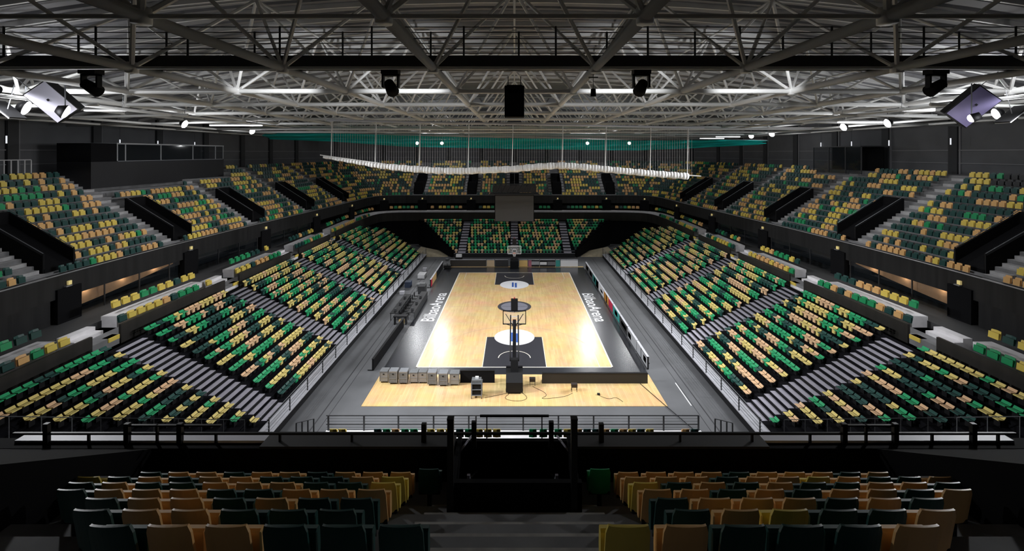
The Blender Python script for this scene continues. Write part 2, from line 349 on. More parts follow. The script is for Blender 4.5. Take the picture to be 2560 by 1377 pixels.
# roof deck: gently curved, ribbed across
def deck_z(x): return 25.4 - 5.4 * (min(abs(x), 44) / 42.0) ** 2
b = MB(); xs = [-46 + 4 * i for i in range(24)]; ys = []
y = -9.0
while y < 46: ys += [(y, 0), (y + .75, 0), (y + .8, .16), (y + 1.15, .16)]; y += 1.2
while y < 103: ys += [(y, .05)]; y += 4
for (yy, dz) in ys:
    for x in xs: b.v.append((x, yy, deck_z(x) + dz))
n = len(xs)
for i in range(len(ys) - 1):
    for j in range(n - 1): a = i * n + j; b.f.append((a, a + n, a + n + 1, a + 1)); b.mi.append(0); b.sm.append(False)
struct('ceiling', b, M_DECK)

# ------------------------------------------------------------------ roof space frame
NX = [s * (3.4 + 6.3 * k) for k in range(6) for s in (-1, 1)]; NX.sort()
NY = [4.7 + 7.3 * k for k in range(13)]
TX = [6.55 * 0 + v for v in [(a + c) / 2 for a, c in zip(NX, NX[1:])]]; TY = [(a + c) / 2 for a, c in zip(NY, NY[1:])]
BZ = 20.1
def top_z(x): return deck_z(x) - .75
frame_root = empty('ceiling_space_frame', kind='structure')
def part(name, mb, m, root): return mb.build(name, m, root)
for x in NX:
    b = MB(); b.tube((x, NY[0], BZ), (x, NY[-1], BZ), .17 if abs(x) < 30 else .14, 10); part('long_chord', b, M_TRUSS, frame_root)
for y in NY:
    b = MB(); b.tube((NX[0], y, BZ), (NX[-1], y, BZ), .15 if y > 22 else .065, 8); part('cross_chord', b, M_TRUSS, frame_root)
for x in TX:
    b = MB(); b.tube((x, TY[0], top_z(x)), (x, TY[-1], top_z(x)), .07, 8); part('top_long_chord', b, M_TRUSS, frame_root)
for y in TY:
    b = MB()
    for x0, x1 in zip(TX, TX[1:]): b.tube((x0, y, top_z(x0)), (x1, y, top_z(x1)), .055, 6)
    part('top_cross_chord', b, M_TRUSS, frame_root)
for yi, y in enumerate(NY):
    b = MB()
    for x in NX:
        b.tube((x, y - .01, BZ - .2), (x, y, BZ + .22), .24, 8)
        for tx in TX:
            if abs(tx - x) < 4:
                for ty in TY:
                    if abs(ty - y) < 4: b.tube((x, y, BZ), (tx, ty, top_z(tx)), .085, 6)
    part('web_lattice', b, M_TRUSS, frame_root)
b = MB()
for yi in range(22):
    y = 2 + 2.43 * yi
    for x0, x1 in zip(xs, xs[1:]):
        M = None; b.add([(x0, y - .06, deck_z(x0) - .28), (x1, y - .06, deck_z(x1) - .28), (x1, y + .06, deck_z(x1) - .28), (x0, y + .06, deck_z(x0) - .28),
                         (x0, y - .06, deck_z(x0)), (x1, y - .06, deck_z(x1)), (x1, y + .06, deck_z(x1)), (x0, y + .06, deck_z(x0))], [(0, 1, 2, 3), (0, 4, 5, 1), (3, 2, 6, 7)])
struct('ceiling_purlin', b, M_TRUSS)
# edge beams that hang along both long sides and over the far end, below the frame
b = MB()
for s in (-1, 1):
    for x, z in ((25.2, 19.35), (32.5, 19.15), (37.0, 19.1)): b.tube((s * x, 16, z), (s * x, 90, z), .10, 8)
for y in (50.4, 57.6, 65, 72.4, 79.8, 88.6): b.tube((-40, y, 19.15), (40, y, 19.15), .12, 8)
for y in (26.6, 33.9, 41.2):
    for s in (-1, 1): b.tube((s * 24, y, 19.35), (s * 40, y, 19.0), .10, 8)
struct('ceiling_edge_beam', b, M_TRUSS)

# catwalks: a dark platform with rails crossing under the frame
def catwalk(y, z, label, wd=.9, first=None):
    r = empty('catwalk', (0, y, z), 0, label, 'catwalk')
    b = MB(); b.box(-40, 40, -wd / 2, wd / 2, .0, .42); b.box(-40, 40, -wd / 2 - .05, -wd / 2 + .02, .0, .5); b.build('platform', M_TRUSSD, r)
    for s in (-1, 1):
        b = MB()
        for zz in (1.75, 1.25, .8): b.tube((-40, s * wd / 2, zz), (40, s * wd / 2, zz), .022, 6)
        b.build('handrail', M_TRUSSD, r)
    for i in range(41):
        for s in (-1, 1):
            if (i + (s > 0)) % 2 == 0: continue
            MB().tube((-40 + 2 * i + .2 * s, s * wd / 2, .3), (-40 + 2 * i + .2 * s, s * wd / 2, 1.78), .045, 6).build('post', M_TRUSSD, r)
    return r
catwalk(20.5, 20.27, 'dark catwalk with thin railings crossing the hall under the near roof trusses')


# ------------------------------------------------------------------ near tier, under the camera
NR, NY0, ND, NZ0, NH = 7, 4.13, .75, 12.34, .44
b = MB()
for r in range(-7, NR):
    y0 = NY0 - .28 + ND * r; z = NZ0 - NH * r
    if r > 5:
        b.box(-16, -1.3, y0, 9.65, 8.5, z); b.box(1.3, 16, y0, 9.65, 8.5, z)
    else: b.box(-16, 16, y0, y0 + ND + .02, z - 1.2, z)
struct('floor_near_tier', b, M_CONC)
b = MB()
for r in range(-3, 6):
    y0 = NY0 - .28 + ND * r; z = NZ0 - NH * r
    xa = .78 if r < 1 else 1.55
    b.box(-xa, xa, y0 - .02, y0 + .36, z - .02, z + .012); b.box(-xa, xa, y0 + .36, y0 + .72, z - NH - .1, z - NH / 2 + .22) if False else None
    b.box(-xa, xa, y0 + ND - .02, y0 + ND + .34, z - NH, z - NH / 2)
struct('floor_stair', b, mat('aisle_concrete', (.34, .325, .30), .8, noise=.25, nscale=3))
b = MB(); b.box(-16, -1.25, 9.6, 9.95, 7.2, 10.40); b.box(1.25, 16, 9.6, 9.95, 7.2, 10.40); b.box(-1.25, 1.25, 9.9, 10.0, 7.2, 10.36); struct('wall_near_parapet', b, M_BLACKM)
b = MB()
for s in (-1, 1): b.box(*sorted((s * 5.3, s * 10.6)), 9.78, 9.99, 10.40, 10.45)
struct('trim_parapet', b, mat('parapet_cap_light', (.82, .82, .9), .5))
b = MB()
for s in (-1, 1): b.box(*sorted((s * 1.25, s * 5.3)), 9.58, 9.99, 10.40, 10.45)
struct('trim_parapet_shade', b, mat('parapet_cap_shade', (.018, .018, .02), .6))  # same cap, its unlit middle painted dark in place of shade
b = MB(); b.box(-1.2, 1.2, 8.18, 8.28, 9.0, 10.70)
for s in (-1, 1): b.box(*sorted((s * 1.12, s * 1.2)), 8.18, 9.9, 8.0, 10.5)
b.box(-1.2, 1.2, 8.2, 9.95, 7.9, 8.0); struct('wall_stairwell', b, M_BLACKM)
for s in (-1, 1):
    struct('wall_stairwell', MB().prism([(5.4, 9.0), (9.55, 9.0), (9.55, 10.42), (5.4, 12.75)], *sorted((s * 7.5, s * 12)), 'x'), M_BLACKM)
    b = MB(); b.prism([(s * 7.48, 10.72), (s * 7.22, 10.72), (s * 7.48, 10.45)], 8.28, 8.32, 'y'); b.box(*sorted((s * 7.22, s * 7.48)), 8.28, 8.34, 10.3, 10.43)
    struct('trim_lit_gap', b, mat('lit_gap_pale', (.55, .56, .6), .6))  # pale wedge stands in for lit steps glimpsed through a gap
# balustrade along the near parapet
bal = empty('balustrade', (0, 9.76, 10.4), 0, 'black post and rail balustrade on top of the near parapet wall', 'railing')
for px in (117, 318, 450, 1060, 1185, 1378, 1503, 2110, 2238, 2433):
    x = (px - CX) * 9.76 / FPX; MB().box(x - .05, x + .05, -.04, .04, -.1, .43 if abs(x) > 1.5 else .47).build('post', M_BLACK, bal)
for px in (222, 393, 540, 700, 880, 1700, 1880, 2025, 2165, 2330, 2495):
    x = (px - CX) * 9.76 / FPX; MB().box(x - .022, x + .022, -.02, .02, .0, .2 if px not in (2165, 393) else .4).build('baluster', M_BLACK, bal)
b = MB(); b.box(-10.6, 10.6, -.025, .025, .195, .235); b.build('rail', M_BLACK, bal)
b = MB(); b.box(-8.2, -6.2, -.025, .025, .37, .40); b.box(6.9, 8.1, -.025, .025, .37, .40); b.build('upper_rail', M_BLACK, bal)
for i, (px, s) in enumerate(((1130, -1), (1432, 1))):
    x = (px - CX) * 8.3 / FPX; e = empty('stairwell_post', (x, 8.12, 9.95), 0, 'thick black post at the %s corner of the central stairwell box' % ('left' if s < 0 else 'right'), 'post')
    MB().box(-.055, .055, -.05, .05, 0, 1.92).build('shaft', M_BLACK, e); MB().box(-.06, .06, -.055, .055, 1.92, 1.94).build('cap', M_BLACK, e)
    e = empty('handrail', (x * .95, 8.6, 10.3), 0, 'pale handrail going down inside the stairwell, %s side' % ('left' if s < 0 else 'right'), 'handrail')
    MB().tube((0, -.1, -.02), (-s * .28, 1.2, -.5), .02, 8).build('rail', M_STEEL, e)
    MB().box(-.05, .05, -.14, -.04, -.08, .12).build('bracket', M_LAV, e); MB().box(-s * .16 - .03, -s * .16 + .03, .5, .56, -.3, -.12).build('bracket', M_LAV, e)
b = MB(); b.box(-.75, .75, -.02, .02, .5, .54)
e = empty('stairwell_rail', (0, 10.05, 10.3), 0, 'low black bar railing over the front of the central stairwell', 'railing'); b.build('rail', M_BLACK, e)
for x in (-.6, .6): MB().box(x - .012, x + .012, -.012, .012, -.2, .5).build('post', M_BLACK, e)
for s in (-1, 1): MB().tube((s * .92, -.05, .12), (s * 1.2, -.6, .03), .022, 8).build('side_rail', M_LAV, e)

# ------------------------------------------------------------------ seats
def shell_back(fine):
    b = MB(); wv = .208 if fine else .215; z0, z1 = (.36, .88) if fine else (.42, .86); t = .026
    nx, nz = (8, 7) if fine else (2, 2)
    def P(u, v, f):
        x = wv * u * (1.0 - .05 * v); z = z0 + (z1 - z0) * v
        if v > .99 and abs(u) > .99: x *= .9
        if v > .99: z += .012 * (1 - u * u)
        return (x, .10 + .10 * v - (.035 * u * u) + (t if f else 0), z)
    vs = [P(-1 + 2 * i / nx, j / nz, f) for f in (0, 1) for j in range(nz + 1) for i in range(nx + 1)]
    N = (nx + 1) * (nz + 1); fs = []
    for j in range(nz):
        for i in range(nx):
            a = j * (nx + 1) + i; fs.append((a, a + 1, a + nx + 2, a + nx + 1)); fs.append((N + a + nx + 1, N + a + nx + 2, N + a + 1, N + a))
    for i in range(nx): fs.append((N + i, N + i + 1, i + 1, i)); a = nz * (nx + 1) + i; fs.append((a, a + 1, N + a + 1, N + a))
    for j in range(nz): a = j * (nx + 1); c = a + nx; fs.append((a, a + nx + 1, N + a + nx + 1, N + a)); fs.append((N + c, N + c + nx + 1, c + nx + 1, c))
    return b.add(vs, fs, 0, False)
def shell_pan(fine):
    b = MB()
    if not fine: return b.prism([(.0, .42), (.04, .42), (.07, .76), (.035, .77)], -.20, .20, 'x')
    return b.prism([(-.06, .36), (-.07, .52), (-.055, .68), (-.035, .71), (.015, .715), (.04, .695), (.035, .52), (.02, .36), (-.01, .335)], -.22, .22, 'x')
def bracket():
    b = MB(); b.box(-.04, .04, .06, .12, 0, .42); b.box(-.2, .2, .05, .11, .34, .40); return b
def bench_back():
    b = MB(); b.prism([(.06, .39), (.10, .38), (.18, .49), (.145, .51)], -.215, .215, 'x'); return b
def bench_pan():
    b = MB(); b.prism([(-.21, .37), (-.19, .40), (.0, .38), (.04, .38), (.04, .34), (-.19, .34)], -.215, .215, 'x'); b.box(-.14, .14, -.05, .05, .004, .34, 1); return b
SC = list(SEATC)
KINDS = {}
for nm, bk, pn in (('tier', shell_back, shell_pan),):
    for c in SC + ['black']:
        KINDS['tier', c] = (shell_back(False).mesh('tier_backrest', M_SEAT[c]), shell_pan(False).mesh('tier_pan', M_SEAT[c]))
        KINDS['near', c] = (shell_back(True).mesh('near_backrest', M_SEAT[c]), shell_pan(True).mesh('near_pan', M_SEAT[c]))
for c in SC: KINDS['bench', c] = (bench_back().mesh('bench_backrest', M_BENCH_LIT[c]), bench_pan().mesh('bench_pan', [M_BENCH_LIT[c], M_BLACK]))
BRACKET = bracket().mesh('seat_bracket', M_BLACK)
def link_mesh(name, me, parent):
    o = bpy.data.objects.new(name, me); COL.objects.link(o); o.parent = parent; return o
def real_seat(name, kind, c, M, label, group, br=False):
    e = bpy.data.objects.new(name, None); COL.objects.link(e); e.matrix_world = M; e.empty_display_size = .1
    tag(e, label, 'seat', group)
    link_mesh('backrest', KINDS[kind, c][0], e); link_mesh('seat_pan', KINDS[kind, c][1], e)
    if br: link_mesh('bracket', BRACKET, e)
    return e
RAW = {('tier', 'b'): (shell_back(False), shell_pan(False)), ('bench', 'b'): (bench_back(), bench_pan())}
def mass(name, kind, seats, label, cat):
    """all the further seats of a kind as one object"""
    b = MB(); tb, tp = RAW[kind, 'b']; idx = {c: i for i, c in enumerate(SC + ['black'])}
    for (c, M) in seats:
        for t in (tb, tp): b.add([M @ Vector(v) for v in t.v], t.f, idx[c])
    o = b.build(name, [(M_BENCH_LIT if kind == 'bench' else M_SEAT).get(c, M_BLACK) for c in SC + ['black']]); tag(o, label, cat); o['kind'] = 'stuff'; return o
def colours(n, wts):
    out = []
    while len(out) < n:
        c = random.choices(SC, wts)[0]; out += [c] * random.choice((1, 1, 1, 1, 2, 3))
    return out[:n]
WT_UP, WT_LO, WT_MZ = (21, 25, 7, 47), (30, 17, 31, 22), (30, 20, 28, 22)

# near tier: both blocks seat by seat (colours read off row by row, from the aisle outwards)
Y_, O_, G_, D_ = 'yellow', 'orange', 'green', 'dark green'
NEARC = {-1: ['DDDOODDODD', 'DDDOODDDOD', 'DDODOODDDO', 'OOODDOOODD', 'YDDOOODDOD', 'YODDDOODOD', 'OOODOODOOD'],
         1: ['YODDDODODD', 'DOYDDODDOD', 'DOOODODDOD', 'OODODOODOD', 'YDODODDOOD', 'OOODOOYODD', 'OOOODOOODO']}
KEY = {'Y': Y_, 'O': O_, 'G': G_, 'D': D_}
n_near = 0
for s in (-1, 1):
    for r in range(NR):
        y = NY0 + ND * r + .18; z = NZ0 - NH * r; x0 = .80 if r == 0 else 1.66 + .05 * (r - 1)
        for k in range(14):
            x = s * (x0 + .22 + .52 * k)
            if abs(x) > min(7.3, .94 * y): break
            row = NEARC[s][r]; c = KEY[row[k % len(row)]]
            side = 'left' if s < 0 else 'right'
            M = Matrix.Translation((x, y, z)) @ Matrix.Rotation(math.pi, 4, 'Z')
            ang = math.atan2(x, 20 + y) * .5
            M = Matrix.Translation((x, y, z)) @ Matrix.Rotation(math.pi, 4, 'Z')
            px, _ = proj((x, y, z + .8))
            if px < -30 or px > 2590: continue
            rowname = ['nearest row', 'second row', 'third row', 'fourth row', 'fifth row', 'sixth row', 'front row by the parapet'][r]
            real_seat('tier_seat', 'near', c, M, '%s tip-up seat, %s from the aisle, %s, %s near block' % (c, ORD[k], rowname, side), 'tip-up seats of the near blocks', True)
            n_near += 1
for s, c in ((-1, 'dark green'), (1, 'green')):
    M = Matrix.Translation((s * 1.62, 8.9, 9.7)) @ Matrix.Rotation(math.pi, 4, 'Z')
    real_seat('tier_seat', 'near', c, M, 'single %s tip-up seat standing alone on the %s of the central stairwell' % (c, 'left' if s < 0 else 'right'), 'single seats by the stairwell', True); n_near += 1

# upper tier: rows of seats between stair aisles, with dark stairwells
AISLES = [('left', t) for t in (29.0, 40.0, 51.2, 62.2, 72.5)] + [('far', t) for t in (-18.0, -8.1, 0.0, 8.1, 18.0)] + [('right', t) for t in (72.5, 62.2, 51.2, 40.0, 29.0)]
AIDX = [near_idx(TIER, s, t) for s, t in AISLES]
bounds = [2] + AIDX + [len(TIER) - 3]
cand_tier = []
for bi, (ia, ib) in enumerate(zip(bounds, bounds[1:])):
    for k in range(ROWS):
        d = .28 + RD * k + .36; pl = off(TIER, TIER_N, d); z = TZ + RH * k
        L = [0]
        for i in range(ia, ib): L.append(L[-1] + math.dist(pl[i], pl[i + 1]))
        a, e = .85, L[-1] - .85
        # room for the stairwell on the far side of a side aisle, both sides of a far-end aisle
        if 1 <= k <= 7:
            sa = AISLES[bi - 1] if bi > 0 else None; sb = AISLES[bi] if bi < len(AISLES) else None
            if sa and sa[0] == 'left': a += 2.1
            if sb and sb[0] == 'right': e -= 2.1
            if sa and sa[0] == 'far': a += .75
            if sb and sb[0] == 'far': e -= .75
        nseat = int((e - a) / .55)
        if nseat < 1: continue
        cols = colours(nseat, WT_UP); st = a + ((e - a) - nseat * .55) / 2 + .275; j = 0
        for q in range(nseat):
            t = st + q * .55
            while j < len(L) - 2 and L[j + 1] < t: j += 1
            u = (t - L[j]) / (L[j + 1] - L[j]); i = ia + j
            x = pl[i][0] + (pl[i + 1][0] - pl[i][0]) * u; y = pl[i][1] + (pl[i + 1][1] - pl[i][1]) * u
            px, py = proj((x, y, z + .6)) if y > 2 else (-9999, 0)
            if px < -700 or px > 3260: continue
            vis = -25 <= px <= 2585
            if x < -35.9 and 39.6 < y < 59.6 or x > 36.9 and 49.2 < y < 58.8: continue
            M = frame(TIER, TIER_N, i); M = Matrix.Translation((x, y, z)) @ M.to_3x3().to_4x4()
            if bi in (0, len(bounds) - 2): ref = 'stairs beyond it'; order = (nseat - 1 - q) if bi == 0 else q
            else: ref = 'its near stairs'; order = q if bi <= len(AISLES) // 2 else (nseat - 1 - q)
            if x > 0 and k >= 11 and y < 37: cols[q] = 'black'
            cand_tier.append((y if vis else y + 500, cols[q], M, bi, k, order, ref))
cand_tier.sort(key=lambda t: t[0])
n_real = max(0, 300 - n_near)
NB = len(bounds) - 1
for (y, c, M, bi, k, order, ref) in cand_tier[:n_real]:
    side = 'left' if bi < NB / 2 else 'right'; blk = bi if bi < NB / 2 else NB - 1 - bi
    real_seat('tier_seat', 'tier', c, M, '%s seat, %s from %s, %s row up, %s block, %s upper tier' % (c, ORD[min(order, 29)], ref, ORD[k], ['nearest', 'second', 'third', 'fourth'][min(blk, 3)], side), 'seats of the upper tier')
mass('tier_seating', 'tier', [(c, M) for (_, c, M, *_r) in cand_tier[n_real:]], 'further rows of yellow, orange and dark green upper tier seats around the hall', 'seats')

# stairs of the upper tier and the dark stairwells cut into it
for ai, ((side, t), i) in enumerate(zip(AISLES, AIDX)):
    F = frame(TIER, TIER_N, i); b = MB(); hw = .62
    for k in range(ROWS):
        d0 = .28 + RD * k; z = TZ + RH * k
        b.box(-hw, hw, d0, d0 + RD * .52, z - .05, z + .012, 0, F); b.box(-hw, hw, d0 + RD * .5, d0 + RD, z, z + RH / 2, 0, F)
    if side != 'far': struct('floor_stair', b, M_CONCL)
    if side == 'far':
        b = MB()
        for k in range(ROWS):
            d0 = .28 + RD * k; z = TZ + RH * k
            if k < 1 or k > 7: b.box(-.8, .8, d0, d0 + RD * .5, z - .05, z + .012, 0, F)
            for s in (-1, 1): b.box(*sorted((s * .85, s * 1.5)), d0, d0 + RD * .5, z - .05, z + .012, 0, F); b.box(*sorted((s * .85, s * 1.5)), d0 + RD * .5, d0 + RD, z, z + RH / 2, 0, F)
        struct('floor_stair', b, M_CONCL)
    q0, q1 = (.75, 2.85) if side == 'left' else ((-2.85, -.75) if side == 'right' else (-.82, .82))
    d0, d1 = .28 + RD * 1.3, .28 + RD * 7.0
    zz = lambda d: TZ + RH * (d - .28) / RD
    b = MB()
    for q in (q0, q1): b.prism([(d0, zz(d0) - .3), (d1, zz(d1) - .3), (d1, zz(d1) + .85), (d0, zz(d0) + 1.0)], q - .07, q + .07, 'x', 0, F)
    b.box(q0, q1, d1 - .12, d1, zz(d1) - .5, zz(d1) + .85, 0, F)
    b.prism([(d0 - .05, zz(d0) - .25), (d1, zz(d1) - .25), (d1, zz(d1) + .10), (d0 - .05, zz(d0) + .10)], q0, q1, 'x', 0, F)  # black sheet over the treads stands in for the dark void
    if side == 'far': b.box(q0, q1, d0, d0 + 2.6, zz(d0), zz(d0) + 2.1, 0, F)
    struct('wall_stairwell', b, M_BLACKM)
    if side != 'far':
        b = MB()
        for q in (q0, q1): b.tube(F @ Vector((q, d0, zz(d0) + 1.12)), F @ Vector((q, d1, zz(d1) + 1.0)), .025, 6)
        b2 = empty('stairwell_handrail', label='grey handrail on the walls of the %s stairwell along the %s upper tier' % (ORD[ai if side == 'left' else 14 - ai], side), cat='handrail')
        b.build('rail', M_STEEL, b2)
        for q in (q0, q1):
            m = MB().tube(F @ Vector((q, d0 + .02, zz(d0) - .9)), F @ Vector((q, d0 + .02, zz(d0) + 1.15)), .04, 6); m.build('post', M_BLACK, b2)

# mezzanine seats: two rows between the stair gaps
DOORS = [('left', t) for t in (29.5, 41.0, 52.0, 63.0, 74.0)] + [('far', t) for t in (-24.0, -16.8, -8.1, 8.2, 17.2, 24.0)] + [('right', t) for t in (74.0, 63.0, 52.0, 41.0, 29.7)]
cand_mz = []
for si, (i0, i1) in enumerate(segs):
    for row, (d, z) in enumerate(((.70, 5.2), (1.66, 5.92))):
        pl = off(MEZZ, MEZZ_N, d); L = [0]
        for i in range(i0, i1): L.append(L[-1] + math.dist(pl[i], pl[i + 1]))
        a, e = (.6, L[-1] - .5) if row == 0 else (1.2, L[-1] - 1.15)
        last = (-99, -99)
        n = int((e - a) / .74); cols = colours(max(n, 0), WT_MZ); j = 0
        for q in range(n):
            t = a + (q + .5) * (e - a) / n
            while j < len(L) - 2 and L[j + 1] < t: j += 1
            u = (t - L[j]) / (L[j + 1] - L[j]); i = i0 + j
            x = pl[i][0] + (pl[i + 1][0] - pl[i][0]) * u; y = pl[i][1] + (pl[i + 1][1] - pl[i][1]) * u
            if y < 3: continue
            px, py = proj((x, y, z + .6))
            if px < -25 or px > 2585 or y < 15.5: continue
            if y > 80 and any(abs(x - t2) < 1.2 for s2, t2 in DOORS if s2 == 'far'): continue
            if row == 0 and y > 80: continue
            if math.dist(last, (x, y)) < .68: continue
            last = (x, y)
            if random.random() < .04: continue
            M = Matrix.Translation((x, y, z)) @ frame(MEZZ, MEZZ_N, i).to_3x3().to_4x4() @ Matrix.Diagonal((1.4, 1.15, 1.0, 1))
            order = q if si < len(segs) / 2 else n - 1 - q
            cand_mz.append((y, cols[q], M, si, row, order, x))
cand_mz.sort(key=lambda t: t[0])
NS = len(segs); far_rank = {}
for (y, c, M, si, row, order, x) in cand_mz:
    if si != NS // 2: continue
    if y > 80: far_rank.setdefault((row, 'far', sum(1 for v in (-24.0, -16.8, -8.1, 8.2, 17.2, 24.0) if v < x)), []).append(x)
    else: far_rank.setdefault((row, 'left' if x < 0 else 'right', 5), []).append(y)
for v in far_rank.values(): v.sort()
for (y, c, M, si, row, order, x) in cand_mz[:300]:
    side = 'left' if x < 0 else 'right'; blk = si if si < NS / 2 else NS - 1 - si
    if si == NS // 2:
        if y > 80:
            dx = [-24.0, -16.8, -8.1, 8.2, 17.2, 24.0]; g = sum(1 for v in dx if v < x)
            sec = 'far end, before the %s doorway' % ('leftmost' if g == 0 else 'next') if g == 0 else ('far end, beyond the rightmost doorway' if g == 6 else 'far end, %s to %s doorway' % (ORD[g - 1], ORD[g]))
            key = (row, 'far', g)
        else: sec = 'fifth %s section' % side; key = (row, side, 5)
        order = far_rank[key].index(x if key[1] == 'far' else y)
    else: sec = '%s %s section' % (['nearest', 'second', 'third', 'fourth', 'fifth'][min(blk, 4)], side)
    real_seat('balcony_seat', 'tier', c, M, '%s balcony seat, %s along the %s row, %s' % (c, ORD[min(order, 29)], 'back' if row else 'front', sec), 'seats of the mezzanine balcony')
if cand_mz[300:]: mass('balcony_seating', 'tier', [(c, M) for (_, c, M, *_r) in cand_mz[300:]], 'far rows of mezzanine balcony seats', 'seats')
# white stair blocks in the mezzanine gaps
for gi in GAPS:
    F = frame(MEZZ, MEZZ_N, gi); b = MB()
    for k in range(4): b.box(-.95, .95, .1 + .5 * k, 2.2, 4.7 + .24 * k, 4.94 + .24 * k, 0, F)
    s = 1 if MEZZ[gi][0] < 0 else -1
    b.box(*sorted((s * .15, s * .9)), .02, .5, 4.96, 5.2, 1, F); struct('floor_mezzanine_stair', b, [M_CONCW, M_SEAT['yellow']])
# door portals behind the mezzanine with a small lamp over each
for di, (side, t) in enumerate(DOORS):
    i = near_idx(TIER, side, t); F = frame(TIER, TIER_N, i); b = MB()
    b.box(-.82, .82, -.14, .3, 5.2, 7.85, 0, F); struct('door_%d' % (di + 1), b, M_BLACKM)
    e = empty('portal_lamp'); where = {'left': 'left side, %s doorway from the near end' % ORD[di], 'right': 'right side, %s doorway from the near end' % ORD[len(DOORS) - 1 - di], 'far': 'far end, %s doorway from the left' % ORD[di - 5]}[side]
    tag(e, 'small pale lamp above a black balcony doorway, ' + where, 'lamp', 'lamps over the balcony doorways')
    MB().box(-.12, .12, -.16, -.04, 8.0, 8.25, 0, F).build('lens', M_EXIT, e); MB().box(-.3, .1, -.2, -.02, 7.9, 7.97, 0, F).build('bracket', M_STEEL, e)

# ------------------------------------------------------------------ telescopic stands
cand_bench = []
def side_stand(s):
    side = 'left' if s < 0 else 'right'
    root = empty('telescopic_stand', (s * 13.9, 46, 0), 0, 'long stepped telescopic stand with grey stairs on the %s of the court' % side, 'grandstand')
    def B(mb, nm, m):
        mb.v = [(v[0] - s * 13.9, v[1] - 46, v[2]) for v in mb.v]; return mb.build(nm, m, root)
    X0, D, Z0, H, N = 14.7, .785, .62, .375, 12
    ais = [(27.4, 29.4), (38.4, 40.4), (49.6, 51.6), (60.8, 62.8)]
    def yends(i): return 26.3 - .62 * i, (73 + .5 * i if i <= 8 else 77 - (i - 8) * 1.7)
    for i in range(N):
        y0, y1 = yends(i); y0 = max(18.0, y0 - .5); z = Z0 + H * i; xa = X0 + D * i
        B(MB().box(*sorted((s * xa, s * (xa + D))), y0, y1, max(0, z - .5) if i else 0, z), 'platform', M_CARPET)
    B(MB().box(*sorted((s * 13.9, s * 14.75)), 26, 73, .46, .56), 'front_deck', M_DECKL)
    B(MB().box(*sorted((s * 13.95, s * 14.0)), 26, 73, 0, .46), 'front_panel', M_BLACK)
    for a, c in ais:
        b = MB()
        for i in range(N):
            z = Z0 + H * i; xa = X0 + D * i
            b.box(*sorted((s * (xa + .02), s * (xa + .36))), a, c, z - .01, z + .02)
            if i < N - 1: b.box(*sorted((s * (xa + .42), s * (xa + .76))), a, c, z + .0, z + H / 2 + .02, 0); 
        B(b, 'stair', M_LAV)
        b = MB()
        for i in range(N - 1):
            z = Z0 + H * i; xa = X0 + D * i; b.box(*sorted((s * (xa + .40), s * (xa + .42))), a, c, z, z + H / 2 - .01)
        B(b, 'stair_riser', M_BLACK)
    # guard rail on the front deck
    b = MB()
    for z in (.72, .92, 1.12, 1.32, 1.5): b.tube((s * 13.95, 26, z), (s * 13.95, 73, z), .018 if z < 1.5 else .025, 6)
    B(b, 'guard_rail', M_STEEL)
    for k in range(20):
        y = 26.2 + 2.45 * k; B(MB().box(*sorted((s * 13.92, s * 13.98)), y - .03, y + .03, .5, 1.52), 'rail_post', M_WALLC)
    # near end: frame of light steel rails stepping up
    for i in range(N):
        y0 = yends(i)[0]; z = Z0 + H * i; xa = X0 + D * i
        if i < 6:
            b = MB(); b.box(*sorted((s * (xa + .0), s * (xa + .785))), y0 - 2.6, y0 - .52, 0, z - .13); B(b, 'end_platform', M_CARPET); b = MB(); b.box(*sorted((s * (xa + .05), s * (xa + .38))), y0 - 2.6, y0 - .52, z - .12, z - .05); B(b, 'end_step', M_DECKL)
        b = MB(); b.tube((s * (xa + .4), y0 - .5, z), (s * (xa + .4), y0 - .5, z + 1.0), .02, 6); b.tube((s * (xa + .4), y0 - .5, z + 1.0), (s * (xa + 1.2), y0 - 1.12, z + 1.0 + H), .02, 6); B(b, 'end_rail', M_STEEL if i > 6 else M_WALLC)
    for i in range(N):
        y0, y1 = yends(i); z = Z0 + H * i; x = s * (X0 + D * i + .46)
        cuts = [y0] + [v for ac in ais for v in ac] + [y1]
        for bk in range(len(ais) + 1):
            a, c = cuts[2 * bk] + .1, cuts[2 * bk + 1] - .1; n = int((c - a) / .52)
            if n < 1: continue
            cols = colours(n, WT_LO); st = a + ((c - a) - n * .52) / 2
            for q in range(n):
                y = st + .26 + .52 * q; px, py = proj((x, y, z + .5))
                if px < -700 or px > 3260: continue
                vis = -20 <= px <= 2580 and py <= 1095
                M = Matrix.Translation((x, y, z)) @ Matrix.Rotation(-s * math.pi / 2, 4, 'Z')
                order = (n - 1 - q) if bk == 0 else q
                cand_bench.append((y if vis else y + 500, cols[q], M, side, bk, i, order))
    return root
for s in (-1, 1): side_stand(s)
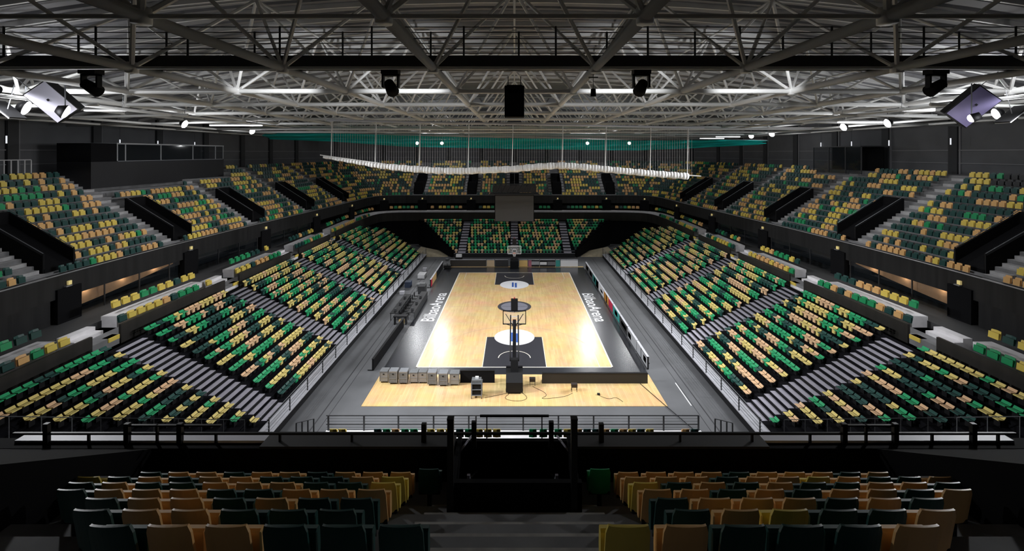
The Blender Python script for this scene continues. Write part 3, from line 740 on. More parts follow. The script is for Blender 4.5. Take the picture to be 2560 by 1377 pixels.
def far_stand():
    root = empty('telescopic_stand', (0, 73, 0), 0, 'stepped telescopic stand of green seats behind the far basket', 'grandstand')
    N, D, Z0, H = 12, .8, .62, .325; ais = (-8.4, 0, 8.5)
    for j in range(N):
        wj = 9.6 + .6 * j; z = Z0 + H * j
        MB().box(-wj, wj, .2 + D * j, .2 + D * (j + 1), 0 if j == 0 else z - .4, z).build('platform', M_CARPET, root)
        for q in range(400):
            x = -wj + .3 + .52 * q
            if x > wj - .3: break
            if any(abs(x - a) < .85 for a in ais): continue
            cand_bench.append((73.2 + D * j + .46, random.choices(SC, (20, 16, 42, 22))[0], Matrix.Translation((x, 73.2 + D * j + .46, z)), 'far', 0, j, q))
    for a in ais:
        b = MB()
        for j in range(N):
            z = Z0 + H * j; b.box(a - .6, a + .6, .22 + D * j, .58 + D * j, z, z + .02)
            if j < N - 1: b.box(a - .6, a + .6, .62 + D * j, .98 + D * j, z, z + H / 2)
        b.build('stair', M_LAV, root)
    MB().box(-9.6, 9.6, .0, .2, 0, .55).build('front_panel', M_BLACK, root)
    b = MB(); b.box(-9.6, 9.6, .02, .06, .62, .68); b.box(-9.6, 9.6, .02, .06, 1.0, 1.05); b.build('guard_rail', M_STEEL, root)
    for s in (-1, 1):
        b = MB(); b.add([(s * 9.7, 0, 0), (s * 17, 9.8, 0), (s * 17, 9.8, 4.6), (s * 9.7, 0, 1.0)], [(0, 1, 2, 3)]); b.add([(s * 9.85, 0, 0), (s * 17.15, 9.8, 0), (s * 17.15, 9.8, 4.6), (s * 9.85, 0, 1.0)], [(3, 2, 1, 0)]); b.build('side_curtain', M_BLACKM, root)
    return root
far_stand()
cand_bench.sort(key=lambda t: t[0])
for (y, c, M, side, bk, i, order) in cand_bench[:270]:
    real_seat('stand_seat', 'bench', c, M, '%s folding seat, %s from the nearest stairs, %s row up, %s stand, %s block' % (c, ORD[min(order, 29)], ORD[i], side, ['end', 'second', 'third', 'fourth', 'fifth'][bk]), 'folding seats of the telescopic stands')
mass('stand_seating', 'bench', [(c, M) for (_, c, M, *_r) in cand_bench[270:]], 'further rows of yellow and green folding seats on the telescopic stands', 'seats')
# beige corner ramps beside the far stand
for s in (-1, 1):
    b = MB(); b.prism([(s * 10.6, 0), (s * 15.5, 0), (s * 15.5, 1.0)], 73.4, 76.5, 'y'); o = struct('floor_corner_ramp', b, M_BEIGE)

# ------------------------------------------------------------------ near stand, seen over the parapet
ns = empty('telescopic_stand', (0, 25, 0), 0, 'low front of the near telescopic stand with a rail, just over the parapet', 'grandstand')
MB().box(-10.8, 10.7, -.05, .75, 0, .6).build('platform', M_CARPET, ns)
for k in range(8): MB().box(-10.8, 10.7, -.05 - .8 * (k + 1), -.05 - .8 * k, 0, .6 + .34 * (k + 1)).build('platform', M_CARPET, ns)
MB().box(-10.8, 10.7, .75, 1.5, .5, .62).build('front_deck', M_CONCW, ns)
MB().box(-10.8, 10.7, 1.5, 1.55, 0, .62).build('front_panel', M_BLACK, ns)
b = MB()
for z in (1.47, .97): b.box(-10.8, 10.6, 1.46, 1.50, z - .022, z + .022)
for z in (.8, 1.15, 1.3): b.box(-10.8, 10.6, 1.475, 1.485, z - .006, z + .006)
b.build('guard_rail', M_WALLC, ns)
for px in (821, 910, 996, 1084, 1172, 1190, 1308, 1396, 1484, 1572, 1659, 1746):
    x = (px - CX) * 26.48 / FPX; MB().box(x - .04, x + .04, 1.44, 1.52, .5, 1.48).build('rail_post', M_WALLC, ns)
for s in (-1, 1):
    r = empty('stair_railing', (s * 11.4, 26.2, 0), 0, 'tall thin stair railing at the %s end of the near stand' % ('left' if s < 0 else 'right'), 'railing')
    for k in range(4): MB().box(s * .33 * k - .03, s * .33 * k + .03, -.03, .03, 0, 1.45 - .08 * k).build('post', M_WALLC, r)
    MB().tube((0, 0, 1.45), (s * .99, 0, 1.21), .025, 6).build('rail', M_WALLC, r)
for k, (px, c) in enumerate(((836, 'yellow'), (858, 'yellow'), (946, 'dark green'), (968, 'green'), (990, 'orange'), (1014, 'green'), (1036, 'green'), (1078, 'yellow'), (1102, 'yellow'), (1124, 'yellow'), (1150, 'dark green'), (1172, 'green'), (1198, 'yellow'), (1220, 'yellow'), (1242, 'yellow'), (1332, 'green'), (1358, 'green'), (1395, 'green'), (1418, 'yellow'), (1445, 'orange'), (1467, 'dark green'), (1489, 'dark green'), (1513, 'orange'), (1535, 'green'), (1557, 'orange'), (1579, 'yellow'), (1601, 'dark green'), (1623, 'yellow'), (1712, 'orange'), (1734, 'dark green'))):
    M = Matrix.Translation(((px - CX) * 25.2 / FPX, 25.2, .602)) @ Matrix.Rotation(math.pi, 4, 'Z') @ Matrix.Diagonal((1, 1, 1.13, 1))
    real_seat('stand_seat', 'tier', c, M, '%s seat, %s from the left along the row just over the near parapet' % (c, ORD[k]), 'front row of the near stand')

# ------------------------------------------------------------------ things on the court
def basket(y, face, label, big=True):
    """face = +1 looks towards +y"""
    r = empty('basketball_hoop', (0, y, 0), 0 if face > 0 else math.pi, label, 'basketball hoop')
    b = MB(); b.prism([(-5.2, .12), (-3.5, .12), (-3.5, 1.0), (-4.0, 1.25), (-4.7, 1.25), (-5.2, .8)], -.58, .58, 'x'); b.prism([(-4.6, 1.2), (-3.9, 1.2), (-4.0, 2.0), (-4.4, 2.0)], -.26, .26, 'x'); b.build('base', M_BLACK, r)
    b = MB(); b.box(-.6, .6, -3.5, -3.3, .1, 1.1); b.build('base_padding', M_BLACKM, r)
    for sx in (-1, 1): 
        for yy in (-4.8, -3.5): MB().tube((sx * .5, yy, .12), (sx * .6, yy, .12), .09, 10).build('wheel', M_BLACK, r)
    b = MB(); b.prism([(-4.2, 1.85), (-3.95, 1.85), (-.25, 3.05), (-.25, 3.35)], -.13, .13, 'x'); b.build('arm', M_BLACK, r)
    b = MB(); b.tube((-.3, -4.3, 1.9), (-.3, -.3, 3.7), .05, 8); b.tube((.3, -4.3, 1.9), (.3, -.3, 3.7), .05, 8)
    for sx in (-1, 1): b.tube((sx * .1, -.7, 3.0), (sx * .7, -.12, 3.75), .03, 6); b.tube((sx * .1, -.7, 3.0), (sx * .75, -.12, 2.95), .03, 6)
    b.build('strut', M_BLACK, r)
    MB().box(-.9, .9, -.02, .02, 2.9, 3.95).build('backboard', M_CLEAR, r)
    b = MB(); fw = .05
    b.box(-.93, .93, -.04, .04, 2.87, 2.93); b.box(-.93, .93, -.04, .04, 3.92, 3.98); b.box(-.93, -.87, -.04, .04, 2.87, 3.98); b.box(.87, .93, -.04, .04, 2.87, 3.98)
    b.build('backboard_frame', M_BLACK if face > 0 else M_WHITE, r)
    b = MB(); 
    for (x0, x1, z0, z1) in ((-.3, .3, 3.05, 3.10), (-.3, .3, 3.45, 3.5), (-.3, -.25, 3.05, 3.5), (.25, .3, 3.05, 3.5)): b.box(x0, x1, .021, .027, z0, z1)
    b.build('target_square', M_WHITE, r)
    b = MB()
    for i in range(24):
        t0, t1 = 2 * math.pi * i / 24, 2 * math.pi * (i + 1) / 24; b.tube((.225 * math.cos(t0), .40 + .225 * math.sin(t0), 3.05), (.225 * math.cos(t1), .40 + .225 * math.sin(t1), 3.05), .012, 6)
    b.box(-.06, .06, .02, .18, 3.0, 3.06); rim = b.build('rim', mat('rim_orange', (.7, .15, .03), .4), r)
    b = MB()
    for i in range(12):
        t0 = 2 * math.pi * i / 12
        for dt in (-.26, .26): b.tube((.22 * math.cos(t0), .40 + .22 * math.sin(t0), 3.04), (.13 * math.cos(t0 + dt), .40 + .13 * math.sin(t0 + dt), 2.62), .006, 4)
    b.build('net', M_WHITE, rim)
    MB().box(-.27, .27, -.25, -.02, 4.05, 4.95).build('shot_clock', M_BLACK, r); MB().box(-.02, .02, -.2, -.1, 3.9, 4.05).build('clock_bracket', M_BLACK, r)
    MB().tube((0, -.13, 4.95), (0, -.13, 5.08), .05, 8).build('signal_lamp', mat('red_lamp', (.3, .02, .02), .4), r)
    return r
basket(36.8, 1, 'large black portable basketball hoop seen from behind at the near end')
basket(62.4, -1, 'far basketball hoop with white framed backboard facing the camera')
bx = MB().box(-.14, .14, -.12, .12, 0, .22)
def flight_case(x, y, w_, h, label, dark=False):
    e = empty('flight_case', (x, y, .03), 0, label, 'flight case', 'flight cases behind the near baseline')
    MB().box(-w_ / 2, w_ / 2, -.3, .3, .12, h).build('body', M_CASE if not dark else M_STEEL, e)
    MB().box(-w_ / 2 - .015, w_ / 2 + .015, -.315, .315, h, h + .09).build('lid', M_STEEL if not dark else M_CASE, e)
    b = MB()
    for sx in (-1, 1): b.box(sx * w_ / 2 - .02, sx * w_ / 2 + .02, -.32, -.28, .12, h)
    b.box(-w_ / 2, w_ / 2, -.32, -.3, .4, .43); b.build('edging', M_STEEL, e)
    MB().box(-.06, .06, -.33, -.3, h - .14, h - .08).build('latch', M_BLACK, e)
    for sx in (-1, 1):
        for sy in (-1, 1): MB().tube((sx * (w_ / 2 - .1) - .02, sy * .2, .06), (sx * (w_ / 2 - .1) + .02, sy * .2, .06), .06, 8).build('caster', M_BLACK, e)
for k, (px, w_, y, h) in enumerate(((962, .55, 33.4, .75), (985, .56, 33.2, .85), (1010, .56, 33.2, .82), (1036, .55, 33.3, .72), (1058, .55, 33.3, .75), (1081, .57, 33.0, .85), (1109, .58, 32.9, .84), (1137, .62, 33.0, .78))):
    flight_case((px - CX) * y / FPX, y, w_, h, 'grey flight case on wheels, %s from the left in the row behind the baseline' % ORD[k], k in (0, 3, 4, 7))
def board(name, x0, x1, y0, y1, h, label, m, faces=None, group='advertising boards around the court', z=.03):
    """low board from (x0,y0) to (x1,y1): body and printed panels on the court side"""
    dx, dy = x1 - x0, y1 - y0; L = math.hypot(dx, dy); a = math.atan2(dy, dx)
    e = empty(name, (x0, y0, z), a, label, 'advertising board', group)
    MB().box(0, L, -.06, .06, 0, h).build('body', m, e)
    MB().box(0, L, -.09, .09, h, h + .03).build('top_edge', M_DECKL if faces else M_BLACK, e)
    for i in range(int(L / 2) + 1): MB().box(min(L - .05, 2 * i), min(L - .05, 2 * i) + .05, .06, .4, 0, .05).build('foot', M_BLACK, e)
    if faces:
        for (t0, t1, za, zb, c) in faces:
            MB().box(L * t0, L * t1, -.068 if faces is not None else 0, -.06, h * za, h * zb).build('print_panel', mat('print_%d_%d_%d' % tuple(int(v * 255) for v in c), c, .35), e)
    return e
board('black_board', -3.9, -1.42, 33.2, 33.2, .85, 'short black board between the flight cases and the near hoop', M_BLACKM, group='black boards behind the near baseline')
board('black_board', 1.98, 9.55, 33.1, 33.1, .72, 'long black board behind the near baseline, right of the hoop', mat('board_brown_black', (.018, .016, .014), .6), group='black boards behind the near baseline')
board('led_board', -10.75, -10.55, 35.0, 43.8, .85, 'long black board standing along the left touchline by the flight cases', M_BLACKM, group='boards on the left touchline')
# right touchline boards, printed sides towards the court
gw, wh, bk, te, rd, gr, orr, gy = (.30, .31, .33), (.6, .6, .62), (.02, .02, .022), (.03, .22, .2), (.40, .02, .06), (.02, .2, .06), (.55, .25, .05), (.12, .12, .13)
rb = [(35.2, 38.2, [(0, .55, .1, .9, gw), (.1, .35, .3, .75, bk), (.6, 1, .1, .95, gw)], 'grey print near corner'), (38.3, 41.3, [(0, 1, .05, .95, gw), (.6, .95, .2, .7, gr)], 'pale grey print with a green patch'),
      (41.4, 44.4, [(0, 1, .05, .95, bk), (.15, .8, .3, .7, wh)], 'black print with white patch'), (44.5, 47.5, [(0, 1, .05, .95, te), (.3, .7, .3, .8, wh)], 'teal print'),
      (47.6, 49.6, [(0, 1, .05, .95, rd)], 'dark red print'), (49.7, 52.2, [(0, 1, .05, .95, orr), (.3, .5, .05, .95, bk), (.7, .8, .1, .9, bk)], 'orange and black stripes'),
      (52.3, 55.6, [(0, 1, .05, .95, wh), (.2, .6, .3, .6, gy)], 'white print'), (55.7, 59.6, [(0, 1, .05, .95, te), (.0, .4, .05, .95, gw), (.55, .8, .2, .8, bk)], 'teal and grey print'), (59.7, 65.8, [(0, 1, .05, .95, gy), (.1, .4, .2, .8, wh), (.6, .9, .2, .8, wh)], 'grey and white print')]
for (a, c, fc, d) in rb:
    ff = [(1 - t1, 1 - t0, z0, z1, col) for (t0, t1, z0, z1, col) in fc]
    board('advertising_board', 10.2, 10.2, c, a, .95, 'low court-side board with ' + d + ' on the right touchline', M_BLACK, ff)
fb = [(-9.3, -4.1, [(0, 1, .05, .95, (.03, .026, .022)), (0, 1, .0, .06, (.5, .36, .2))], 'dark brown print, left end'), (-4.0, -2.9, [(0, 1, .05, .95, (.5, .38, .25))], 'tan print'), (-2.8, -.9, [(0, 1, .1, .9, bk)], 'black print beside the hoop'),
      (.7, 1.9, [(0, 1, .05, .95, (.62, .42, .16))], 'yellow print'), (2.0, 3.6, [(0, .3, .05, .95, (.3, .1, .14)), (.3, 1, .3, .8, gw)], 'pink and grey print'), (3.7, 5.9, [(0, .45, .3, .7, wh), (.5, 1, .25, .75, gy)], 'black print with white bars'), (6.0, 6.6, [(0, 1, .05, .95, te)], 'narrow teal print'), (6.7, 9.2, [(0, 1, .05, .95, wh)], 'bright white print, right end')]
for (a, c, fc, d) in fb: board('advertising_board', a, c, 66.9, 66.9, 1.0, 'far baseline board with ' + d, M_BLACK, fc)
for (a, c, fc, d) in [(57.6, 60.6, [(0, 1, .05, .95, (.55, .36, .16))], 'tan print'), (56.6, 57.5, [(0, 1, .05, .95, (.5, .03, .06))], 'small red print'), (60.8, 66.2, [(0, 1, .05, .95, bk)], 'black print')]:
    board('advertising_board', -10.3, -10.3, a, c, .95, 'low board with ' + d + ' on the left touchline', M_BLACK, fc)
# scorer tables, benches and chairs along the left touchline
def long_table(x, y0, y1, label, h=.76, wd=.75):
    e = empty('officials_table', (x, (y0 + y1) / 2, 0), 0, label, 'table'); L = (y1 - y0) / 2
    MB().box(-wd / 2, wd / 2, -L, L, h - .05, h).build('tabletop', M_BLACK, e); MB().box(wd / 2 - .04, wd / 2, -L, L, .05, h - .05).build('front_panel', mat('table_skirt_dark', (.03, .032, .034), .5), e)
    for yy in (-L + .1, 0, L - .1): MB().box(-wd / 2 + .05, -wd / 2 + .1, yy - .03, yy + .03, 0, h - .05).build('leg', M_BLACK, e)
    for k in range(int(L)): MB().box(-.1, .12, -L + .6 + 2 * k, -L + .95 + 2 * k, h, h + .22).build('monitor', M_WALLC, e)
long_table(-10.25, 45.6, 52.6, 'long black officials table on the left touchline facing the court', wd=.7)
long_table(-11.9, 45.4, 51.6, 'second long dark table behind the officials table')
for k in range(7):
    e = empty('chair', (-11.05, 46.2 + .95 * k, 0), 0, 'black chair, %s from the near end between the two long tables' % ORD[k], 'chair', 'chairs at the officials table')
    MB().box(-.22, .22, -.22, .22, .42, .47).build('seat', M_BLACK, e); MB().box(-.24, -.2, -.22, .22, .47, .88).build('backrest', M_BLACK, e)
    for sx in (-1, 1):
        for sy in (-1, 1): MB().tube((sx * .19, sy * .19, 0), (sx * .19, sy * .19, .42), .014, 6).build('leg', M_STEEL, e)
e = empty('trolley', (-10.9, 44.6, 0), 0, 'black trolley with a wooden box at the near end of the officials tables', 'trolley')
MB().box(-.75, .55, -.3, .3, .75, .85).build('top', M_BLACK, e); MB().box(-.2, .3, -.35, .1, .12, .5).build('wooden_box', mat('pale_wood', (.5, .36, .16), .6), e)
for sx in (-.65, .45): MB().box(sx - .04, sx + .04, -.25, .25, 0, .75).build('leg', M_BLACK, e)
for k, (x, y, w_, d_, h, lab, m) in enumerate(((-12.3, 61.5, .9, 1.5, .5, 'white cardboard boxes block on the grey floor beside the left stand', M_WHITE), (-12.6, 64.8, .5, .5, .4, 'small pale box behind the white block near the left stand', M_DECKL), (-13.1, 57.0, .7, .9, .7, 'dark blue covered bin against the left stand rail', mat('navy_cover', (.02, .03, .06), .6)), (-13.2, 54.2, .5, .5, .3, 'small grey crate on the floor by the left stand rail', M_DECKL), (-10.9, 54.6, .8, 1.2, .9, 'dark equipment rack standing beyond the officials table', M_WALLC), (-11.4, 56.4, .9, .9, .6, 'grey equipment crate by the red board on the left touchline', M_CASE))):
    e = empty('equipment_box', (x, y, 0), 0, lab, 'box'); MB().box(-w_ / 2, w_ / 2, -d_ / 2, d_ / 2, 0, h - .06).build('body', m, e); MB().box(-w_ / 2 - .02, w_ / 2 + .02, -d_ / 2 - .02, d_ / 2 + .02, h - .06, h).build('lid', m, e)
e = empty('floor_speaker', (-8.3, 69.0, 0), 0, 'black loudspeaker with a white top standing beyond the far boards', 'loudspeaker')
MB().box(-.5, .5, -.35, .35, 0, 1.0).build('cabinet', M_BLACK, e); MB().box(-.42, .42, -.3, .3, 1.0, 1.35).build('top_unit', M_WHITE, e)
e = empty('camera_dolly', (-9.6, 66.0, .03), 0, 'dark camera dolly in the far left corner of the court', 'dolly')
MB().box(-.5, .5, -.4, .4, .1, .5).build('base', M_BLACK, e); MB().tube((0, 0, .5), (0, 0, 1.1), .06, 8).build('column', M_STEEL, e); MB().box(-.2, .2, -.35, .35, 1.1, 1.4).build('camera', M_WALLC, e)
# trolley with monitors on the wooden apron
e = empty('equipment_cart', (-2.55, 31.3, .03), 0, 'tall narrow cart stacked with monitors on the wooden apron', 'cart')
for sx in (-1, 1):
    for sy in (-1, 1): MB().box(sx * .34 - .025, sx * .34 + .025, sy * .3 - .025, sy * .3 + .025, .08, 1.0).build('upright', M_STEEL, e); MB().tube((sx * .34 - .02, sy * .3, .05), (sx * .34 + .02, sy * .3, .05), .05, 8).build('caster', M_BLACK, e)
for z in (.2, .58, .98): MB().box(-.37, .37, -.33, .33, z, z + .03).build('shelf', M_STEEL, e)
MB().box(-.3, .3, -.25, .25, .23, .5).build('amplifier', M_BLACK, e); MB().box(-.3, .3, -.25, .25, .61, .92).build('monitor', M_BLACK, e); MB().box(-.33, .3, -.28, .2, 1.01, 1.22).build('mixer', M_CASE, e); MB().box(-.1, .12, -.1, .1, 1.22, 1.34).build('lamp_head', M_WHITE, e)
for (x, y, s_, lab) in ((1.28, 32.8, .42, 'small black stool close to the right of the near hoop'), (4.15, 32.0, .42, 'dark box seat on thin legs standing alone on the apron')):
    e = empty('stool', (x, y, .03), 0, lab, 'stool'); MB().box(-s_ / 2, s_ / 2, -.15, .15, .3, .52).build('seat', mat('dark_brown_leather', (.02, .012, .01), .5), e)
    for sx in (-1, 1):
        for sy in (-1, 1): MB().tube((sx * s_ * .42, sy * .12, 0), (sx * s_ * .42, sy * .12, .3), .015, 6).build('leg', M_BLACK, e)
e = empty('socket_box', (5.75, 31.5, .03), 0, 'tiny dark cable box lying on the right of the apron', 'socket box'); MB().box(-.09, .09, -.07, .07, 0, .1).build('body', M_BLACK, e); MB().box(-.05, .05, -.03, .03, .1, .13).build('plug', M_CASE, e)
def cable(pts, label, r=.012, m=None):
    b = MB(); p = chaikin(pts, 2)
    for a, c in zip(p, p[1:]): b.tube((a[0], a[1], .03 + r), (c[0], c[1], .03 + r), r, 5)
    tag(b.build('cable', m or M_BLACK), label, 'cable')
cable([(.4, 32.0), (1.0, 31.0), (.2, 30.6), (-.8, 31.0), (-.2, 31.8), (-1.2, 31.4), (-2.0, 31.1)], 'thin black cable looping on the apron between cart and hoop')
cable([(1.3, 32.6), (2.4, 31.5), (1.6, 30.9), (3.4, 31.2), (4.0, 31.7)], 'thin dark cable from the stool to the box seat')
cable([(5.75, 31.4), (6.3, 30.9), (6.9, 31.2), (7.2, 30.6)], 'short dark cable trailing from the tiny socket box')
b = MB()
for a, c in zip([(9.0, 33.0), (9.9, 30.0), (10.85, 27.0), (10.95, 24)], [(9.9, 30.0), (10.85, 27.0), (10.95, 24), (11.0, 22)]): b.tube((a[0], a[1], .05), (c[0], c[1], .05), .02, 5)
tag(b.build('cable', M_BLACK), 'long dark cable running from the right corner of the apron towards the camera', 'cable')

# ------------------------------------------------------------------ things hung from the roof
def floodlight(x, y, z, to, label, r_=.3, clamp=False):
    e = empty('floodlight', (x, y, z), 0, label, 'floodlight', 'floodlights under the roof')
    d = (Vector(to) - Vector((x, y, z))).normalized(); Q = d.to_track_quat('-Z', 'Y').to_matrix().to_4x4()
    b = MB(); b.tube(Q @ Vector((0, 0, .35)), Q @ Vector((0, 0, .02)), .18, 12, 0, r_ * 1.1); b.build('housing', M_BLACK, e)
    b = MB(); n = 14; vs = []; fs = []
    for j in range(4):
        ph = j / 3 * math.pi / 2
        for i in range(n): t = 2 * math.pi * i / n; vs.append(Q @ Vector((r_ * math.cos(ph) * math.cos(t), r_ * math.cos(ph) * math.sin(t), -.16 * math.sin(ph))))
    for j in range(3):
        for i in range(n): fs.append((j * n + i, j * n + (i + 1) % n, (j + 1) * n + (i + 1) % n, (j + 1) * n + i))
    b.add(vs, fs, 0, True); b.build('lens', M_LENS, e)
    MB().tube((0, 0, .2) if not clamp else (0, .05, 0), (0, 0, 20.2 - z) if not clamp else (0, -.14, 0), .03, 6).build('bracket', M_STEEL, e)
for k, (x, y, z) in enumerate(FLOODS_L): floodlight(x, y, z, (0, 42, 6), 'bright white floodlight under the left roof edge, %s from the near end' % ORD[k], .34 if k else .4)
for k, (x, y, z) in enumerate(FLOODS_R): floodlight(x, y, z, (0, 42, 6), 'bright white floodlight under the right roof edge, %s from the near end' % ORD[k], .2 if k == 1 else .36)
for k, (x, y, z) in enumerate(FLOODS_FAR): floodlight(x, y, z, (0, 40, 4), 'floodlight behind the teal net near the far end, %s of four' % ORD[k], .3)
for k, (x, y, z) in enumerate(FLOODS_WALK): floodlight(x, y - .10, z, (x * 1.1, y + 10, z + 1.2), 'floodlight clamped behind the dark catwalk, %s from the left' % ORD[k], .16, True)
def tube_lamp(x, y, z, L, label):
    e = empty('tube_lamp', (x, y, z), 0, label, 'lamp', 'pendant tube lamps along the upper walls'); MB().box(-.035, .035, -.035, .035, 0, L).build('tube', M_TUBE, e); MB().tube((0, 0, L), (0, 0, L + 2.5), .012, 5).build('cord', M_WALLC, e)
for s, ys_ in ((-1, (36.5, 47, 52, 58, 63)), (1, (36, 42.5, 49.5, 55, 60.5, 66, 71))):
    for k, y in enumerate(ys_): tube_lamp(s * 40.2, y, 17.3, .6, 'small white pendant tube lamp before the %s upper wall, %s from the near end' % ('left' if s < 0 else 'right', ORD[k]))
def linear_lamp(x, y, z, L, ang, label):
    e = empty('linear_lamp', (x, y, z), ang, label, 'lamp', 'long linear lamps below the roof'); MB().box(-L / 2, L / 2, -.09, .09, 0, .10).build('diffuser', mat('linear_lamp_glow', (1, 1, 1), .4, emit=2.2, ecol=(.95, .96, 1)), e); MB().box(-L / 2, L / 2, -.11, .11, .10, .2).build('housing', M_TRUSS, e)
    for sx in (-1, 1): MB().tube((sx * L * .4, 0, .2), (sx * L * .4, 0, 1.0), .012, 5).build('hanger', M_STEEL, e)
for k, (px, py, Y, wpx) in enumerate(((265, 278, 32, 105), (590, 315, 44, 130), (2150, 307, 38, 110), (2290, 293, 34, 100), (1990, 322, 52, 140), (2290, 278, 31, 90), (1820, 343, 66, 60), (1780, 347, 70, 60))):
    linear_lamp((px - CX) * Y / FPX, Y, CAMZ + (CY - py) * Y / FPX, wpx * Y / FPX, 0, ('long glowing linear lamp under the roof, %s, %s from the near end' % (('left side', ORD[k]) if k < 2 else ('right side', ORD[k - 2]))))
def tilted_speaker(x, y, z, rot, m1, m2, label):
    e = empty('hanging_speaker', (x, y, z), 0, label, 'loudspeaker'); e.rotation_euler = rot
    MB().box(-.62, .62, -.35, .3, -.95, .95).build('cabinet', m2, e); MB().box(-.58, .58, -.39, -.35, -.9, .9).build('grille', m1, e)
    MB().box(-.05, .05, -.42, -.39, .1, .2).build('badge', M_BLACK, e); MB().box(-.6, .6, .3, .38, .2, .3).build('bracket', M_BLACK, e); MB().tube((-.4, .1, .95), (-.4, .1, 1.9), .02, 6).build('hanger', M_STEEL, e)
tilted_speaker(-23.9, 24.0, 19.25, (.35, math.radians(-38), .15), M_SPKG, M_BLACK, 'large pale grey loudspeaker hanging tilted under the roof, left side')
tilted_speaker(23.7, 24.0, 19.0, (.35, math.radians(40), -.2), M_SPKP, M_BLACK, 'large violet and black loudspeaker hanging tilted under the roof, right side')
for (x, y, z, lab, s) in ((-26.0, 23.6, 18.7, 'pale edged tilted panel lamp beside the outermost left floodlight', -1), (26.6, 24.6, 18.55, 'pale edged tilted panel lamp beside the outermost right floodlight', 1)):
    e = empty('panel_lamp', (x, y, z), 0, lab, 'lamp'); e.rotation_euler = (0, math.radians(38 * (1 if s < 0 else -1)), 0)
    MB().box(-.7, .7, -.4, .4, 0, .06).build('panel', M_WHITE, e); MB().box(-.72, .72, -.42, .42, .06, .12).build('housing', M_BLACK, e); MB().tube((0, 0, .1), (s * .5, 0, 1.3), .02, 6).build('hanger', M_STEEL, e)
e = empty('centre_speaker', (0, 22, 18.25), 0, 'black loudspeaker box hanging over the middle of the hall', 'loudspeaker')
MB().box(-.46, .46, -.4, .4, 0, 1.45).build('cabinet', M_BLACKM, e); MB().box(-.42, .42, -.42, -.4, .05, 1.1).build('grille', M_BLACK, e); MB().box(-.36, .36, -.3, .3, 1.45, 1.5).build('top_plate', M_BLACK, e)
for sx in (-1, 1): MB().tube((sx * .3, 0, 1.5), (sx * .3, 0, 1.95), .02, 6).build('hanger', M_BLACK, e)
def moving_light(x, y, z, label, s=1.0):
    e = empty('moving_light', (x, y, z), 0, label, 'stage light', 'stage lights hung under the catwalk'); 
    MB().box(-.3 * s, .3 * s, -.2 * s, .2 * s, .25 * s, .42 * s).build('base', M_BLACK, e)
    b = MB()
    for sx in (-1, 1): b.box(sx * .27 * s - .04, sx * .27 * s + .04, -.1 * s, .1 * s, -.22 * s, .27 * s)
    b.box(-.27 * s - .04, .27 * s + .04, -.1 * s, .1 * s, .19 * s, .26 * s); b.build('yoke', M_BLACK, e)
    b = MB(); b.tube((0, -.25 * s, -.1 * s), (0, .28 * s, -.32 * s), .17 * s, 12, 0, .23 * s); b.build('head', M_BLACKM, e)
    MB().tube((0, 0, .42 * s), (0, 0, 20.265 - z), .035, 6).build('clamp', M_BLACK, e)
for k, px in enumerate((-32, 228, 977, 1603, 2340)): moving_light((px - CX) * 20.5 / FPX, 20.5, 19.72, 'black stage light hung under the catwalk, %s from the left' % ORD[k], 1.25)
e = empty('hanging_camera', (3.42, 20, 19.0), 0, 'small dark dome hanging on a thin rod beside the middle speaker', 'camera')
MB().tube((0, 0, 0), (0, 0, .32), .13, 10, 0, .11).build('dome', M_BLACKM, e); MB().tube((0, 0, .32), (0, 0, 1.1), .012, 6).build('rod', M_BLACK, e); MB().box(-.2, .2, -.05, .05, .8, .84).build('cross_bar', M_BLACK, e)
# scoreboard over the far stand
e = empty('scoreboard', (0, 70, 6.15), 0, 'large blank grey screen hanging over the far stand', 'scoreboard')
MB().box(-2.98, 2.98, -.25, .25, 0, 4.05).build('cabinet', M_BLACKM, e); MB().box(-2.9, 2.9, -.29, -.25, .08, 3.95).build('screen', M_SCREEN, e)
b = MB()
for z in (4.2, 5.6): b.box(-3.6, 3.6, -.5, -.4, z, z + .1); b.box(-3.6, 3.6, .4, .5, z, z + .1)
for k in range(10):
    x = -3.6 + .8 * k; b.box(x - .04, x + .04, -.5, -.4, 4.2, 5.7); b.tube((x, -.45, 4.25), (min(3.6, x + .8), -.45, 5.65), .03, 5)
b.build('rigging_truss', M_WALLC, e); MB().box(-3.3, 3.3, -.3, .4, 4.4, 5.5).build('rigging_housing', mat('rig_dark', (.03, .03, .035), .6), e); MB().box(-3.8, 3.8, -.6, .6, 4.05, 4.2).build('base_plate', M_WALLC, e)
for x in (-3.2, 0, 3.2): MB().tube((x, 0, 5.6), (x, 0, 13.9), .02, 6).build('cable', M_STEEL, e)
for s in (-1, 1): MB().tube((s * 3.7, -.4, 4.3), (s * 2.6, -.4, 7.2), .03, 6).build('brace', M_STEEL, e)
